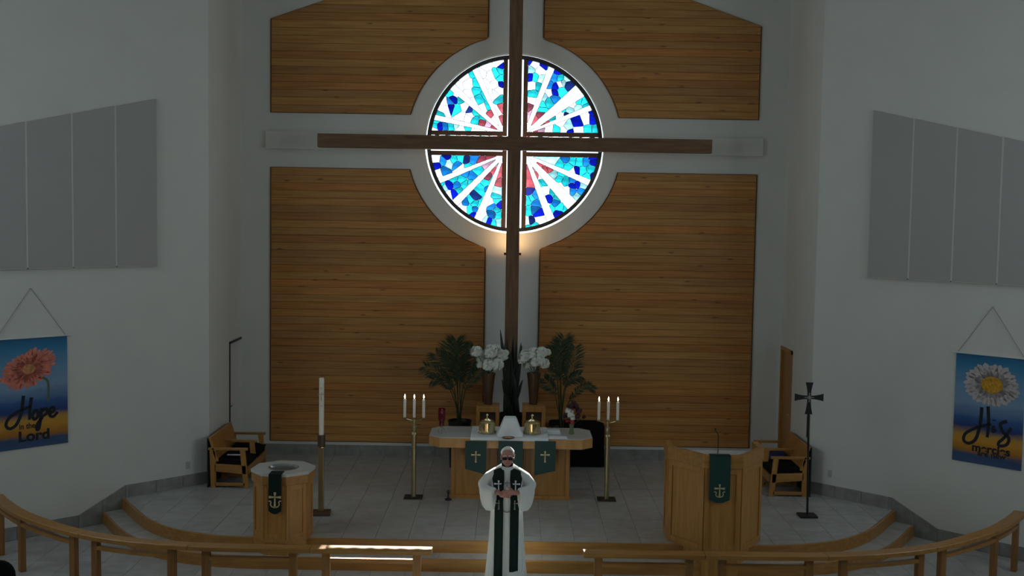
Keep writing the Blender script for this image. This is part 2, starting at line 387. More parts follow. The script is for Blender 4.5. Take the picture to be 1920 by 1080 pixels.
# platform and steps ---------------------------------------------------------
half = [(0, 14.83), (3.3, 14.83), (3.75, 14.87), (4.12, 14.96), (4.5, 15.12), (4.85, 15.38), (5.15, 15.7), (5.42, 16.08), (5.65, 16.45), (5.86, 16.77)]
hp = [p for p in smoothpath([(x, y, 0) for x, y in half[1:]], 3)]
hp = [(p.x, p.y) for p in hp]
front = [(-x, y) for x, y in hp[::-1]] + hp              # left to right along the front edge
def offs(P, d):
    out = []
    for i, p in enumerate(P):
        a, b = P[max(i-1, 0)], P[min(i+1, len(P)-1)]; tx, ty = b[0]-a[0], b[1]-a[1]; l = math.hypot(tx, ty)
        out.append((p[0] + ty/l*d, p[1] - tx/l*d))
    return out
front2 = offs(front, 0.30)
back = [(AX, AY), (AX, YB), (-AX, YB), (-AX, AY)]
RIS = ZP/2
plat = empty('platform', (0, 16.5, 0)); plat['kind'] = 'structure'
MB().prism([(x*0.998, y+.02) for x, y in front] + back, RIS, ZP-.014).build('platform_bed', 'grout', plat)
tread_in = offs(front, -0.05)
m = MB().prism(front2 + [(AX+.3, AY-.35), (-AX-.3, AY-.35)], -0.01, RIS-.012); m.build('step_bed', 'grout', plat)
def fascia(P, z0, z1, name):
    A = offs(P, 0.022); B = offs(P, -0.012); m = MB()
    for z in (0,): m.loft([[(a[0], a[1], z0), (a[0], a[1], z1-.006), (a[0]*.9995, a[1]+.006, z1), (b[0], b[1], z1), (b[0], b[1], z0)] for a, b in zip(A, B)])
    return m.build(name, 'oak_h', plat)
fascia(front, RIS, ZP+.002, 'riser'); fascia(front2, 0, RIS+.002, 'riser')
# tread tiles
tm = []
for i in range(len(front)-1): pass
def resample(P, n):
    L_ = [0]
    for i in range(1, len(P)): L_.append(L_[-1] + math.dist(P[i], P[i-1]))
    out = []
    for k in range(n+1):
        s_ = L_[-1]*k/n; i = max(j for j in range(len(L_)) if L_[j] <= s_ + 1e-9); i = min(i, len(P)-2)
        t = (s_ - L_[i])/(L_[i+1]-L_[i]); out.append((P[i][0]+(P[i+1][0]-P[i][0])*t, P[i][1]+(P[i+1][1]-P[i][1])*t))
    return out
nt_ = 30; A = resample(front, nt_*4); Bq = resample(offs(front, .285), nt_*4)
for i in range(nt_):
    a, b = A[i*4:i*4+5], Bq[i*4:i*4+5]
    poly = [(p[0], p[1]-.001) for p in b] + a[::-1]
    c = (sum(p[0] for p in poly)/len(poly), sum(p[1] for p in poly)/len(poly))
    poly = [(c[0]+(x-c[0])*.992, c[1]+(y-c[1])*.985) for x, y in poly]
    MB().prism(poly, RIS-.012, RIS).build('tile', 'tile', plat)
# platform tiles: the part in front of the slanted walls, then the chancel
TS = 0.45
def tile_poly(P, z1, parent, mat='tile'):
    P = inset(P, 0.0025)
    if len(P) < 3 or abs(area(P)) < 0.004: return
    MB().prism(P, z1-.014, z1).build('tile', mat, parent)
conv = inset(front + [(AX, AY), (-AX, AY)], 0.012)
ny = int((AY - 14.8)/TS) + 1
for iy in range(ny):
    for ix in range(-14, 14):
        x0, y1 = ix*TS, AY - iy*TS
        P = [(x0, y1-TS), (x0+TS, y1-TS), (x0+TS, y1), (x0, y1)]
        Q = conv if area(conv) > 0 else conv[::-1]
        for i in range(len(Q)):
            p, q = Q[i], Q[(i+1) % len(Q)]; ex, ey = q[0]-p[0], q[1]-p[1]
            if math.hypot(ex, ey) < 1e-6: continue
            P = clip(P, ey, -ex, ey*p[0]-ex*p[1])
            if len(P) < 3: break
        if len(P) >= 3: tile_poly(P, ZP, plat)
for iy in range(5):
    for ix in range(-11, 11):
        x0, y0 = ix*TS, AY + iy*TS
        P = clip(clip(clip([(x0, y0), (x0+TS, y0), (x0+TS, y0+TS), (x0, y0+TS)], 0, 1, YB), 1, 0, AX), -1, 0, AX)
        if len(P) >= 3: tile_poly(P, ZP, plat)
# nave tiles in view (the rest of the floor is plain setting)
floor_o = bpy.data.objects['floor']
def ystep(x):
    x = abs(x)
    for i in range(len(front2)-1):
        a, b = front2[i], front2[i+1]
        if a[0] <= x <= b[0] and a[0] >= 0: return a[1]+(b[1]-a[1])*(x-a[0])/(b[0]-a[0])
    return 14.5 if x < 4 else 99
for ix in range(-18, 18):
    for iy in range(12):
        x0, y0 = ix*TS, 12.0 + iy*TS
        if x0+TS/2 < 0: xo = x0+TS
        else: xo = x0
        P = [(x0, y0), (x0+TS, y0), (x0+TS, y0+TS), (x0, y0+TS)]
        for sg in (-1, 1): P = clip(P, sg, 1, AX+AY-.03)
        if len(P) < 3: continue
        if min(p[1] for p in P) > ystep(max(abs(p[0]) for p in P)) + .05: continue
        P = inset(P, .0025)
        if len(P) >= 3 and abs(area(P)) > .004: MB().prism(P, -.012, 0).build('tile', 'tile', floor_o)
# stone base tiles along the walls
BH = 0.19
for sg, nm in ((-1, 'left'), (1, 'right')):
    e = empty('baseboard_' + nm, wallpt(sg, 1.0, 0)); e['kind'] = 'structure'
    def piece(s0, s1, za0, za1, zb0, zb1):
        o0, o1 = 0.0, 0.014
        MB().hexa([wallpt(sg, s0, za0, o0), wallpt(sg, s1, zb0, o0), wallpt(sg, s1, zb0, o1), wallpt(sg, s0, za0, o1)],
                  [wallpt(sg, s0, za1, o0), wallpt(sg, s1, zb1, o0), wallpt(sg, s1, zb1, o1), wallpt(sg, s0, za1, o1)]).build('base_tile', 'tile_base', e)
    g = .003; s_top = 1.42; s_bot = 2.15
    s_ = 0.02
    while s_ < s_top - .01:
        s2 = min(s_+TS, s_top); piece(s_+g, s2-g, ZP, ZP+BH, ZP, ZP+BH); s_ = s2
    n = 2
    for i in range(n):
        t0, t1 = i/n, (i+1)/n; a, b = s_top+(s_bot-s_top)*t0, s_top+(s_bot-s_top)*t1
        piece(a+g, b-g, 0.0, ZP+BH-ZP*t0, 0.0, ZP+BH-ZP*t1)
    s_ = s_bot
    while s_ < 5.6:
        s2 = min(s_+TS, 5.6); piece(s_+g, s2-g, 0, BH, 0, BH); s_ = s2
    m = MB()
    y = AY+.01
    while y < DY0-.08:
        y2 = min(y+TS, DY0-.07); xa, xb = sorted((sg*AX, sg*(AX-.014)))
        MB().box((xa, y+g, ZP), (xb, y2-g, ZP+BH)).build('base_tile', 'tile_base', e); y = y2
e = empty('baseboard_back', (0, YB, ZP)); e['kind'] = 'structure'
for ix in range(-11, 11):
    x0, x1 = max(ix*TS, -AX+.02), min((ix+1)*TS, AX-.02)
    MB().box((x0+.003, YB-.014, ZP), (x1-.003, YB, ZP+BH)).build('base_tile', 'tile_base', e)

# doors ----------------------------------------------------------------------
for sg, nm, fm, lm in ((-1, 'door_1', 'black', 'white_metal'), (1, 'door_2', 'oak', 'oak')):
    e = empty(nm, (sg*AX, (DY0+DY1)/2, ZP)); e['kind'] = 'structure'
    f = MB(); xa, xb = sorted((sg*(AX-.015), sg*(AX+.21)))
    t = .035 if sg < 0 else .06
    f.box((xa, DY0-.005, ZP), (xb, DY0+t, DZ))
    MB().box((xa, DY1-t, ZP), (xb, DY1+.005, DZ-t)).build('far_jamb', 'wall' if sg < 0 else fm, e); f.box((xa, DY0-.005, DZ-t), (xb, DY1+.005, DZ+.005))
    f.build('door_frame', fm, e)
    xl = sorted((sg*(AX+.03), sg*(AX+.08)))
    lf = MB().box((xl[0], DY0+t, ZP), (xl[1], DY1-t, DZ-t)).build('door_leaf', lm, e)
    hx = sg*(AX+.0)
    MB().tube([(sg*(AX+.03), DY0+t+.08, ZP+1.0), (hx, DY0+t+.08, ZP+1.0), (hx, DY0+t+.2, ZP+1.0)], .012, 8).build('handle', 'steel', lf, smooth=True)

# ------------------------------------------------------------------ stained glass window
YG = YB + 0.12
GC = pxy(965, 270, YG); PG = YG/F
win = empty('window_1', (GC.x, YG, GC.z)); win['kind'] = 'structure'
def ringmesh(r0, r1, y0, y1, n=96):
    m = MB(); vs = []; fs = []
    for k in range(n):
        a = 2*math.pi*k/n; c, s_ = math.cos(a), math.sin(a)
        for r, y in ((r0, y0), (r1, y0), (r1, y1), (r0, y1)): vs.append((GC.x + r*c, y, GC.z + r*s_))
    for k in range(n):
        a, b = 4*k, 4*((k+1) % n)
        for j in range(4): fs.append((a+j, a+(j+1) % 4, b+(j+1) % 4, b+j))
    return m.add(vs, fs)
ringmesh(156.5*PG, 163.5*PG, YG-.03, YG+.05).build('outer_frame', 'lead', win, smooth=True)
ringmesh(163.0*PG, 169*PG, YG+.0, YG+.012).build('clear_rim_pane', GL['X'], win)
q0, q1, rr = 14.6*PG, 22.5*PG, 158*PG
for sg in (-1, 1):
    h = math.sqrt(rr*rr - q1*q1)
    a, b = sorted((sg*q0, sg*q1))
    MB().box((GC.x+a, YG-.03, GC.z-h), (GC.x+b, YG+.04, GC.z+h)).build('mullion', 'bronze', win)
    for s2 in (-1, 1):
        xa, xb = sorted((s2*q1, s2*h))
        MB().box((GC.x+xa, YG-.03, GC.z+a), (GC.x+xb, YG+.04, GC.z+b)).build('transom', 'bronze', win)
        MB().box((GC.x+min(s2*q0, s2*h), YG-.005, GC.z-q0), (GC.x+max(s2*q0, s2*h), YG+.005, GC.z+q0)).build('pane', GL['X'], win) if sg == 1 else None
    if sg == 1: MB().box((GC.x-q0, YG-.005, GC.z-h), (GC.x+q0, YG+.005, GC.z+h)).build('pane', GL['X'], win)
for s2 in (-1, 1):
    for k in range(7):
        x = s2*(0.27 + k*0.185); MB().box((GC.x+x-.045, YG-.03, GC.z+q0-.055), (GC.x+x+.045, YG-.01, GC.z+q0)).build('spacer', 'bronze', win)
SCZ = 1080/190
QUADS = {
 'UL': ((780, 80), (-1, 1), [((905, 930), (130, 780), 30, 60), ((905, 930), (330, 420), 30, 80), ((905, 930), (600, 215), 26, 70)],
  """C620,310 C850,330 C905,295 C905,385 B905,442 B915,258 C650,440 C640,510 C675,600 C740,555 B375,455 C370,535 B395,600 M362,630 B362,690 C480,595 C440,715 D575,722
  C620,740 C630,830 C770,680 C895,615 R915,680 R800,755 C725,800 R710,852 P770,875 R830,905 R905,850 C235,755 C215,830 C205,890 B250,890 M310,885 C370,880 L430,870 C545,890 W190,925 W500,350 W750,250 W800,350 W850,450
  W560,450 W450,480 W520,690 W720,700 W300,640 W480,780 W330,700 W800,560 W850,720 W480,915 W640,910 W560,540 W720,440 W880,210 W700,330 W840,550 W880,500 W560,800 W260,700 W430,540 W600,640 W850,800 W580,770"""),
 'UR': ((960, 80), (1, 1), [((165, 945), (425, 260), 40, 70), ((165, 945), (740, 500), 34, 150), ((165, 945), (850, 690), 20, 60)],
  """W240,230 B195,365 C245,370 L310,390 W215,460 C285,465 C225,545 W215,620 K190,685 P230,745 R240,810 C305,660 C300,712 K295,765 L345,580 C395,620 W400,540 M405,450 M450,380 B460,470 B450,530 M440,590 C525,510 C515,380 L590,380
  D600,450 L540,430 B500,300 B350,235 M400,240 C420,790 C435,850 C530,700 W510,775 W520,850 D590,785 L620,720 W640,660 L700,700 C705,615 C780,630 C800,670 R330,875 R385,870 P300,915 R235,940 C470,935 L590,900 B610,962 B705,855
  W790,820 B860,820 B890,765 C815,925 C885,925 W710,935 W400,930 W560,930 B180,190 W300,300 L200,290 W520,440"""),
 'LL': ((780, 270), (-1, -1), [((915, 135), (260, 385), 20, 60), ((915, 135), (425, 620), 36, 80), ((915, 135), (660, 810), 20, 90)],
  """W210,165 B215,230 W240,310 M295,180 B330,138 M300,290 L350,200 C400,170 M440,222 C480,150 W470,262 D535,160 M610,165 K690,205 P750,200 R820,155 P890,225 R845,290 K770,350 C650,280 M600,340 M520,310 C400,370 C490,380 B355,440 M435,440
  C520,430 C450,495 B412,525 C590,420 L300,470 W340,540 C690,480 C750,420 M772,470 D620,560 M525,615 C585,590 W510,700 C570,700 C630,640 M630,692 B620,760 C690,655 W700,780 C825,380 R890,410 L870,500 C850,560 C850,605 B890,655 M820,660
  C860,700 M820,750 C875,760 L880,835 B780,830 C825,845 L730,810 W800,620 R860,330 C560,250 W450,640 C260,430"""),
 'LR': ((960, 270), (1, -1), [((155, 150), (840, 420), 24, 70), ((155, 150), (640, 650), 40, 130), ((155, 150), (410, 800), 30, 90)],
  """R235,160 K190,215 R235,330 R300,210 R345,270 R400,250 R185,430 C280,440 C340,400 W300,500 B180,500 C175,600 C210,580 M250,550 M250,630 C170,710 M240,700 B280,745 W160,830 D205,825 W290,800 C170,890 C240,870 B385,590 W360,665 C410,690
  C450,510 C490,570 M470,630 C505,670 C590,690 B490,750 L440,170 C510,220 M580,160 C640,180 C720,190 M790,190 B865,185 C600,240 B690,290 C750,290 C840,270 B880,340 C790,350 W650,300 C500,370 C520,310 L450,330 C570,400 M650,390 B690,430 B650,445
  M640,500 M740,510 L760,440 L700,560 W590,500 W560,560 W500,450 W350,500 W330,340 B860,150 P230,240"""),
}
came_w = 0.0045
GR = 157*PG
for q, ((ox, oy), (sx, sz), rays, pts) in QUADS.items():
    def w2(zx, zy):
        p = pxy(ox + zx/SCZ, oy + zy/SCZ, YG); return (p.x - GC.x, p.z - GC.z)
    n = 24; a0 = math.asin(q1/GR)
    arc = [(sx*GR*math.cos(a0+(math.pi/2-2*a0)*k/n), sz*GR*math.sin(a0+(math.pi/2-2*a0)*k/n)) for k in range(n+1)]
    quad = [(sx*q1, sz*q1)] + arc
    if area(quad) < 0: quad = quad[::-1]
    R_ = []
    for p0, p1, w0, w1 in rays:
        a, b = w2(*p0), w2(*p1); ang = math.atan2(sz*(b[1]-sz*q1*0.9), sx*(b[0]-sx*q1*0.9))
        R_.append((ang, a, b, w0/SCZ*PG/2, w1/SCZ*PG/2))
    R_.sort(key=lambda r: r[0])
    c0 = (sx*q1*0.9, sz*q1*0.9)
    def edge(r, side):   # half plane that is on the given side of a ray (side +1 = larger angle)
        ang, a, b, h0, h1 = r
        d = (math.cos(ang)*sx, math.sin(ang)*sz); nrm = (-math.sin(ang)*sx*side, math.cos(ang)*sz*side)
        L_ = math.dist(c0, b)
        p = (c0[0]+nrm[0]*h0, c0[1]+nrm[1]*h0); e2 = (c0[0]+d[0]*L_+nrm[0]*h1, c0[1]+d[1]*L_+nrm[1]*h1)
        t = (e2[0]-p[0], e2[1]-p[1]); l = math.hypot(*t); nn = (-t[1]/l, t[0]/l)
        if nn[0]*nrm[0]+nn[1]*nrm[1] < 0: nn = (-nn[0], -nn[1])
        return nn[0], nn[1], nn[0]*p[0]+nn[1]*p[1]
    sectors = []
    for i in range(4):
        P = quad
        if i > 0: a_, b_, c_ = edge(R_[i-1], 1); P = clip(P, -a_, -b_, -c_)
        if i < 3: a_, b_, c_ = edge(R_[i], -1); P = clip(P, -a_, -b_, -c_)
        sectors.append(P)
    cells = []
    for i in range(3):
        a_, b_, c_ = edge(R_[i], 1); P = clip(quad, a_, b_, c_)
        a_, b_, c_ = edge(R_[i], -1); P = clip(P, a_, b_, c_)
        for j in (i-1, i+1):
            if 0 <= j < 3:
                mid = (R_[i][0]+R_[j][0])/2; s_ = 1 if j > i else -1
                nn = (-math.sin(mid)*sx*s_, math.cos(mid)*sz*s_); P = clip(P, nn[0], nn[1], nn[0]*c0[0]+nn[1]*c0[1])
        cells.append(('W', P))
    by = [[] for _ in range(4)]
    for tok in pts.split():
        zx, zy = tok[1:].split(','); p = w2(float(zx), float(zy))
        ang = math.atan2(sz*(p[1]-c0[1]), sx*(p[0]-c0[0])); i = sum(1 for r in R_ if ang > r[0]); by[i].append((tok[0], p))
    for i in range(4):
        for c, p in by[i]:
            P = sectors[i]
            for c2, o in by[i]:
                if o is p: continue
                dx, dy = o[0]-p[0], o[1]-p[1]
                P = clip(P, dx, dy, dx*(o[0]+p[0])/2+dy*(o[1]+p[1])/2)
                if len(P) < 3: break
            if len(P) >= 3: cells.append((c, P))
    came = MB()
    for c, P in cells:
        if abs(area(P)) < 0.0006: continue
        I = inset(P, came_w); 
        if len(I) < 3 or abs(area(I)) < 0.0003: continue
        cen = Vector((GC.x + sum(p[0] for p in I)/len(I), YG, GC.z + sum(p[1] for p in I)/len(I)))
        m = MB().loft([[(GC.x+x, YG-.004, GC.z+z) for x, z in I], [(GC.x+x, YG+.004, GC.z+z) for x, z in I]])
        m.build('pane', GL[c], win, origin=cen)
        for s_ in range(len(I)):       # came bars round the cell
            p, q_ = I[s_], I[(s_+1) % len(I)]; ex, ey = q_[0]-p[0], q_[1]-p[1]; l = math.hypot(ex, ey)
            if l < 1e-5: continue
            nx, nz = ey/l*came_w*1.15, -ex/l*came_w*1.15
            v = [(p[0], p[1]), (q_[0], q_[1]), (q_[0]+nx, q_[1]+nz), (p[0]+nx, p[1]+nz)]
            came.hexa([(GC.x+x, YG-.007, GC.z+z) for x, z in v], [(GC.x+x, YG+.007, GC.z+z) for x, z in v])
    came.build('lead_came', 'lead', win, kind='stuff')

# ------------------------------------------------------------------ pine panels on the back wall
bxw, wxo = 0.486, 4.32
zl0, zl1, zu0, zg = zb(832), zb(321), zb(217.5), zb(43)
def xin(z):
    d = R_OUT**2 - (z-WZ)**2
    return max(bxw, math.sqrt(d) if d > 0 else 0)
YP0, YP1 = YB - .006, YB - .030
ROWH = 0.1335
for sg, side in ((-1, 'left'), (1, 'right')):
    for up in (0, 1):
        zA = zu0 if up else zl0; zB = zg + SL*(wxo-bxw) if up else zl1
        lab = ('pine plank panel with a sloped top, above the %s arm of the big cross' if up else 'tall pine plank panel below the %s arm of the big cross')
        # left/right arm told apart by what stands near it
        lab = {(-1,0): 'tall pine plank panel on back wall behind the paschal candle', (1,0): 'tall pine plank panel on back wall behind the pulpit',
               (-1,1): 'sloped-top pine plank panel above cross arm, on the font side', (1,1): 'sloped-top pine plank panel above cross arm, on the pulpit side'}[(sg, up)]
        e = empty('wood_wall_panel', (sg*2.4, YB, zA), lab, 'wall panel', 'pine panels on the back wall')
        n = round((zB-zA)/ROWH); h = (zB-zA)/n
        def clipg(P): return clip(P, SL, 1, zg + SL*wxo)   # x is distance from the middle
        bb = []
        zs = [zA + (zB-zA)*k/60 for k in range(61)]
        back_P = clipg([(wxo, zA), (wxo, zB)] + [(xin(z), z) for z in zs[::-1]])
        MB().loft([[(sg*x, YB-.001, z) for x, z in back_P], [(sg*x, YP0, z) for x, z in back_P]]).build('backing_board', 'pine_dark', e)
        for k in range(n):
            z0, z1 = zA + k*h + .0012, zA + (k+1)*h - .0012
            zz = [z0 + (z1-z0)*j/4 for j in range(5)]
            P = [(wxo-.012, z0), (wxo-.012, z1)] + [(xin(z)+.012, z) for z in zz[::-1]]
            if up: P = clipg(P)
            if len(P) < 3 or abs(area(P)) < .002: continue
            c = .004
            cz = (z0+z1)/2; xa, xb = min(p[0] for p in P), max(p[0] for p in P)
            fr = [(min(max(x, xa+c), xb-c), cz+(z-cz)*(1-2*c/h)) for x, z in P]
            cen = Vector((sg*(xa+xb)/2, YB, cz))
            MB().loft([[(sg*x, YP0, z) for x, z in P], [(sg*x, YP1+.005, z) for x, z in P], [(sg*x, YP1, z) for x, z in fr]]).build('plank', 'pine', e, origin=cen)
        ed = MB(); t = .012
        edges = [back_P[i] for i in range(len(back_P))]
        for i in range(len(edges)):
            p, q_ = edges[i], edges[(i+1) % len(edges)]
            if math.dist(p, q_) < 1e-4: continue
            ed.tube([(sg*p[0], YB-.018, p[1]), (sg*q_[0], YB-.018, q_[1])], .0085, 4)
        ed.build('edge_trim', 'pine_dark', e)
# white ledges behind the cross arms
for i, sg in enumerate((-1, 1)):
    xa, xb = sorted((sg*207*PXM, sg*4.40))
    MB().box((xa, YB-.07, zb(286)), (xb, YB, zb(253))).build('trim_%d' % (i+1), 'wall', bevel=.004, **st)

# ------------------------------------------------------------------ the big cross
YC = 19.35
c = empty('wall_cross', (0, YC+.1, ZP), 'huge dark timber cross standing in front of the round stained glass window', 'cross')
p0, p1 = pxy(969, 0, YC), pxy(958, 640, YC)
cx = (p0.x+p1.x)/2; hw = 12.3*YC/F
MB().box((cx-hw, YC, ZP), (cx+hw, YC+.2, 9.3)).build('upright_beam', 'timber', c, bevel=.008)
a, b = pxy(595, 263, YC), pxy(1335.5, 274.3, YC); cz = (a.z+b.z)/2; hh = 12.7*YC/F
MB().box((a.x, YC-.004, cz-hh), (b.x, YC+.196, cz+hh)).build('cross_beam', 'timber_h', c, bevel=.008)
p = pxy(961, 473, 19.6)
l = empty('uplight', (cx, 19.62, p.z-.05), 'small dark uplight fixed behind the upright of the big cross', 'lamp')
MB().box((cx-.15, 19.58, p.z-.05), (cx+.15, 19.72, p.z-.01)).build('housing', 'black', l)
MB().box((cx-.05, 19.72, p.z-.04), (cx+.05, YB, p.z-.02)).build('bracket', 'black', l)
MB().box((cx-.095, 19.60, p.z-.008), (cx+.095, 19.70, p.z+.004)).build('bulb', M('warm_tube', (1, .8, .5), .5, var=.02, emit=(1, .62, .28), estr=70.0), l)

# ------------------------------------------------------------------ acoustic panels, banners, outlets on the slanted walls
def wquad(sg, P, o0, o1, mb):
    mb.loft([[wallpt(sg, s_, z, o0) for s_, z in P], [wallpt(sg, s_, z, o1) for s_, z in P]]); return mb
sl_pts = {-1: ((298, 185), (0, 237), (298, 495), (0, 503)), 1: ((1640, 207), (1920, 265), (1625, 517), (1920, 537))}
edges_px = {-1: [(298, 185, 495), (224, 200, 497), (137, 212, 499.5), (52, 229, 502)], 1: [(1640, 207, 517), (1713, 222, 522), (1790, 238, 528), (1881, 257, 534)]}
ss = []
for sg in (-1, 1): ss.append([pxw(u, (vt+vb)/2, sg)[0] for u, vt, vb in edges_px[sg]])
S = [(a+b)/2 for a, b in zip(*ss)]
step = (S[3]-S[0])/3
zt0 = sum(pxw(*sl_pts[g][0], g)[1] for g in (-1, 1))/2; zt1 = sum(pxw(*sl_pts[g][1], g)[1] for g in (-1, 1))/2
st0 = sum(pxw(*sl_pts[g][0], g)[0] for g in (-1, 1))/2; st1 = sum(pxw(*sl_pts[g][1], g)[0] for g in (-1, 1))/2
zbm = sum(pxw(*sl_pts[g][j], g)[1] for g in (-1, 1) for j in (2, 3))/4
kz = (zt1-zt0)/(st1-st0)
names = ['next to the chancel corner', 'second from the chancel corner', 'third from the chancel corner', 'fourth from the chancel corner', 'fifth from the chancel corner']
for sg in (-1, 1):
    for k in range(5):
        s0, s1 = S[0]+k*step, S[0]+(k+1)*step; g = .014 if k else 0
        P = [(s0+g, zbm), (s1-.014, zbm), (s1-.014, zt0+kz*(s1-st0)), (s0+g, zt0+kz*(s0-st0))]
        e = empty('acoustic_panel', wallpt(sg, (s0+s1)/2, zbm), 'grey fabric wall panel above the %s banner, %s' % ('coral flower' if sg < 0 else 'daisy', names[k]), 'acoustic panel', 'grey panels high on the slanted walls')
        wquad(sg, P, 0.002, .035, MB()).build('fabric_panel', 'panel', e, bevel=.004)
        if k < 4: wquad(sg, [(s1-.0135, zbm), (s1+.0135, zbm), (s1+.0135, zt0+kz*(s1-st0)), (s1-.014, zt0+kz*(s1-st0))], .002, .036, MB()).build('gap_fill_strip', 'strip', e)  # added strip, pale so the gap between panels does not fall dark
        wquad(sg, [(s0+g, zbm-.018), (s1-.014, zbm-.018), (s1-.014, zbm), (s0+g, zbm)], .002, .045, MB()).build('bottom_channel', 'plastic', e)
    for u, v, nm, w_, h_ in (((352, 872.5, 'dark', .07, .115),) if sg < 0 else ((1556, 888, 'dark', .07, .115), (1567.5, 893, 'small white', .05, .09))):
        s_, z = pxw(u, v, sg)
        lab = 'beige socket plate on the white wall beside the coral flower banner' if sg < 0 else ('beige socket plate on the white wall beyond the processional cross' if nm == 'dark' else 'small white cover plate just beside the beige socket plate')
        e = empty('wall_socket', wallpt(sg, s_, z), lab, 'socket', 'wall plates')
        mt = 'plastic' if nm == 'dark' else 'white_metal'
        wquad(sg, [(s_-w_/2, z-h_/2), (s_+w_/2, z-h_/2), (s_+w_/2, z+h_/2), (s_-w_/2, z+h_/2)], 0, .007, MB()).build('cover_plate', mt, e, bevel=.002)
        for dz in (-.024, .024): wquad(sg, [(s_-.015, z+dz-.012), (s_+.015, z+dz-.012), (s_+.015, z+dz+.012), (s_-.015, z+dz+.012)], .007, .009, MB()).build('receptacle', mt, e)

def banner_mat(name, yel):
    m = bpy.data.materials.new(name); m.use_nodes = True; nt = m.node_tree; N = nt.nodes; L = nt.links; b = N['Principled BSDF']; b.inputs['Roughness'].default_value = .85
    tc = N.new('ShaderNodeTexCoord'); sp = N.new('ShaderNodeSeparateXYZ'); L.new(tc.outputs['Object'], sp.inputs[0])
    nz = N.new('ShaderNodeTexNoise'); nz.inputs['Scale'].default_value = 2.2; nz.inputs['Detail'].default_value = 3
    mp = N.new('ShaderNodeMapping'); mp.inputs['Scale'].default_value = (.6, .6, 2.2); L.new(tc.outputs['Object'], mp.inputs[0]); L.new(mp.outputs[0], nz.inputs['Vector'])
    ma = N.new('ShaderNodeMath'); ma.operation = 'MULTIPLY_ADD'; ma.inputs[1].default_value = 0.22; L.new(nz.outputs[0], ma.inputs[0]); L.new(sp.outputs[2], ma.inputs[2])
    mr = N.new('ShaderNodeMapRange'); mr.inputs[1].default_value = 0.11; mr.inputs[2].default_value = BH_+0.11; L.new(ma.outputs[0], mr.inputs[0])
    rp = N.new('ShaderNodeValToRGB'); cr = rp.color_ramp; L.new(mr.outputs[0], rp.inputs[0])
    st_ = [(0.0, (.05, .10, .22)), (.07, (.04, .09, .20)), (.12, (.40, .16, .02)), (.19, (.62, .30, .03)), (.26, (.55, .30, .05)), (.33, (.02, .05, .20)), (.42, (.04, .12, .32)), (.55, (.22, .34, .50)), (.72, (.16, .32, .52)), (.9, (.04, .22, .40)), (1.0, (.02, .12, .26))]
    cr.elements[0].position = 0; cr.elements[0].color = (*st_[0][1], 1); cr.elements[1].position = 1; cr.elements[1].color = (*st_[-1][1], 1)
    for p_, c_ in st_[1:-1]:
        el = cr.elements.new(p_); el.color = (*c_, 1)
    L.new(rp.outputs[0], b.inputs['Base Color'])
    return m
# banner outline
sB = {}
for sg, ed_, ap in ((-1, (125, 628), (57, 540)), (1, (1794, 661), (1862, 575))):
    se, zt = pxw(*ed_, sg); sa, za = pxw(*ap, sg); zb2 = pxw(*((125, 830) if sg < 0 else (1792, 862.5)), sg)[1]
    sB[sg] = (se, zt, sa, za, zb2)
BH_ = sum(sB[g][1]-sB[g][4] for g in (-1, 1))/2
bm_ = banner_mat('banner_print', 1)
def strokes(mb, sg, P, s0, z0, sc, wd, flip, off=.012):
    for path, ws in P:
        pts = smoothpath([(x, y, 0) for x, y in path], 5); n = len(pts)
        L_ = []; R_ = []
        for i, p in enumerate(pts):
            t = (pts[min(i+1, n-1)] - pts[max(i-1, 0)]); t.normalize()
            w_ = wd*(ws[0] + (ws[1]-ws[0])*i/(n-1))/2
            nx, ny = -t.y*w_, t.x*w_
            L_.append((p.x+nx, p.y+ny)); R_.append((p.x-nx, p.y-ny))
        for i in range(n-1):
            q4 = [L_[i], L_[i+1], R_[i+1], R_[i]]
            W4 = [wallpt(sg, s0 + flip*x*sc, z0 + y*sc, off) for x, y in q4]; W5 = [wallpt(sg, s0 + flip*x*sc, z0 + y*sc, off+.0015) for x, y in q4]
            mb.hexa(W4, W5)
HOPE = [[(44,742),(42,760),(39,778),(30,797),(18,804),(11,797),(18,783),(38,770),(58,762)], [(59,745),(56,768),(55,787)], [(67,768),(61,778),(64,786),(70,782),(71,772),(67,768)],
        [(78,765),(76,785),(73,803),(69,805),(70,795),(80,782)], [(78,771),(86,766),(88,774),(79,781)], [(92,776),(101,770),(100,764),(94,767),(93,778),(100,781),(108,772)]]
HIS = [[(1841,763.5),(1838,793),(1830,822),(1817,831),(1807,825),(1811,812),(1833,801),(1858,795)], [(1852.6,762),(1853.6,793),(1851,820)], [(1863,798),(1861.5,809),(1868,806)], [(1864,787),(1864,789)],
       [(1888,790),(1876,795),(1880,809),(1891.5,822),(1887,834),(1874,836),(1872.5,830),(1883.6,820),(1896,803)]]
def islands(me):
    par = list(range(len(me.vertices)))
    def find(a):
        while par[a] != a: par[a] = par[par[a]]; a = par[a]
        return a
    for p_ in me.polygons:
        v0 = find(p_.vertices[0])
        for v in p_.vertices[1:]: par[find(v)] = v0
    G = {}
    for p_ in me.polygons: G.setdefault(find(p_.vertices[0]), []).append(tuple(p_.vertices))
    return list(G.values())
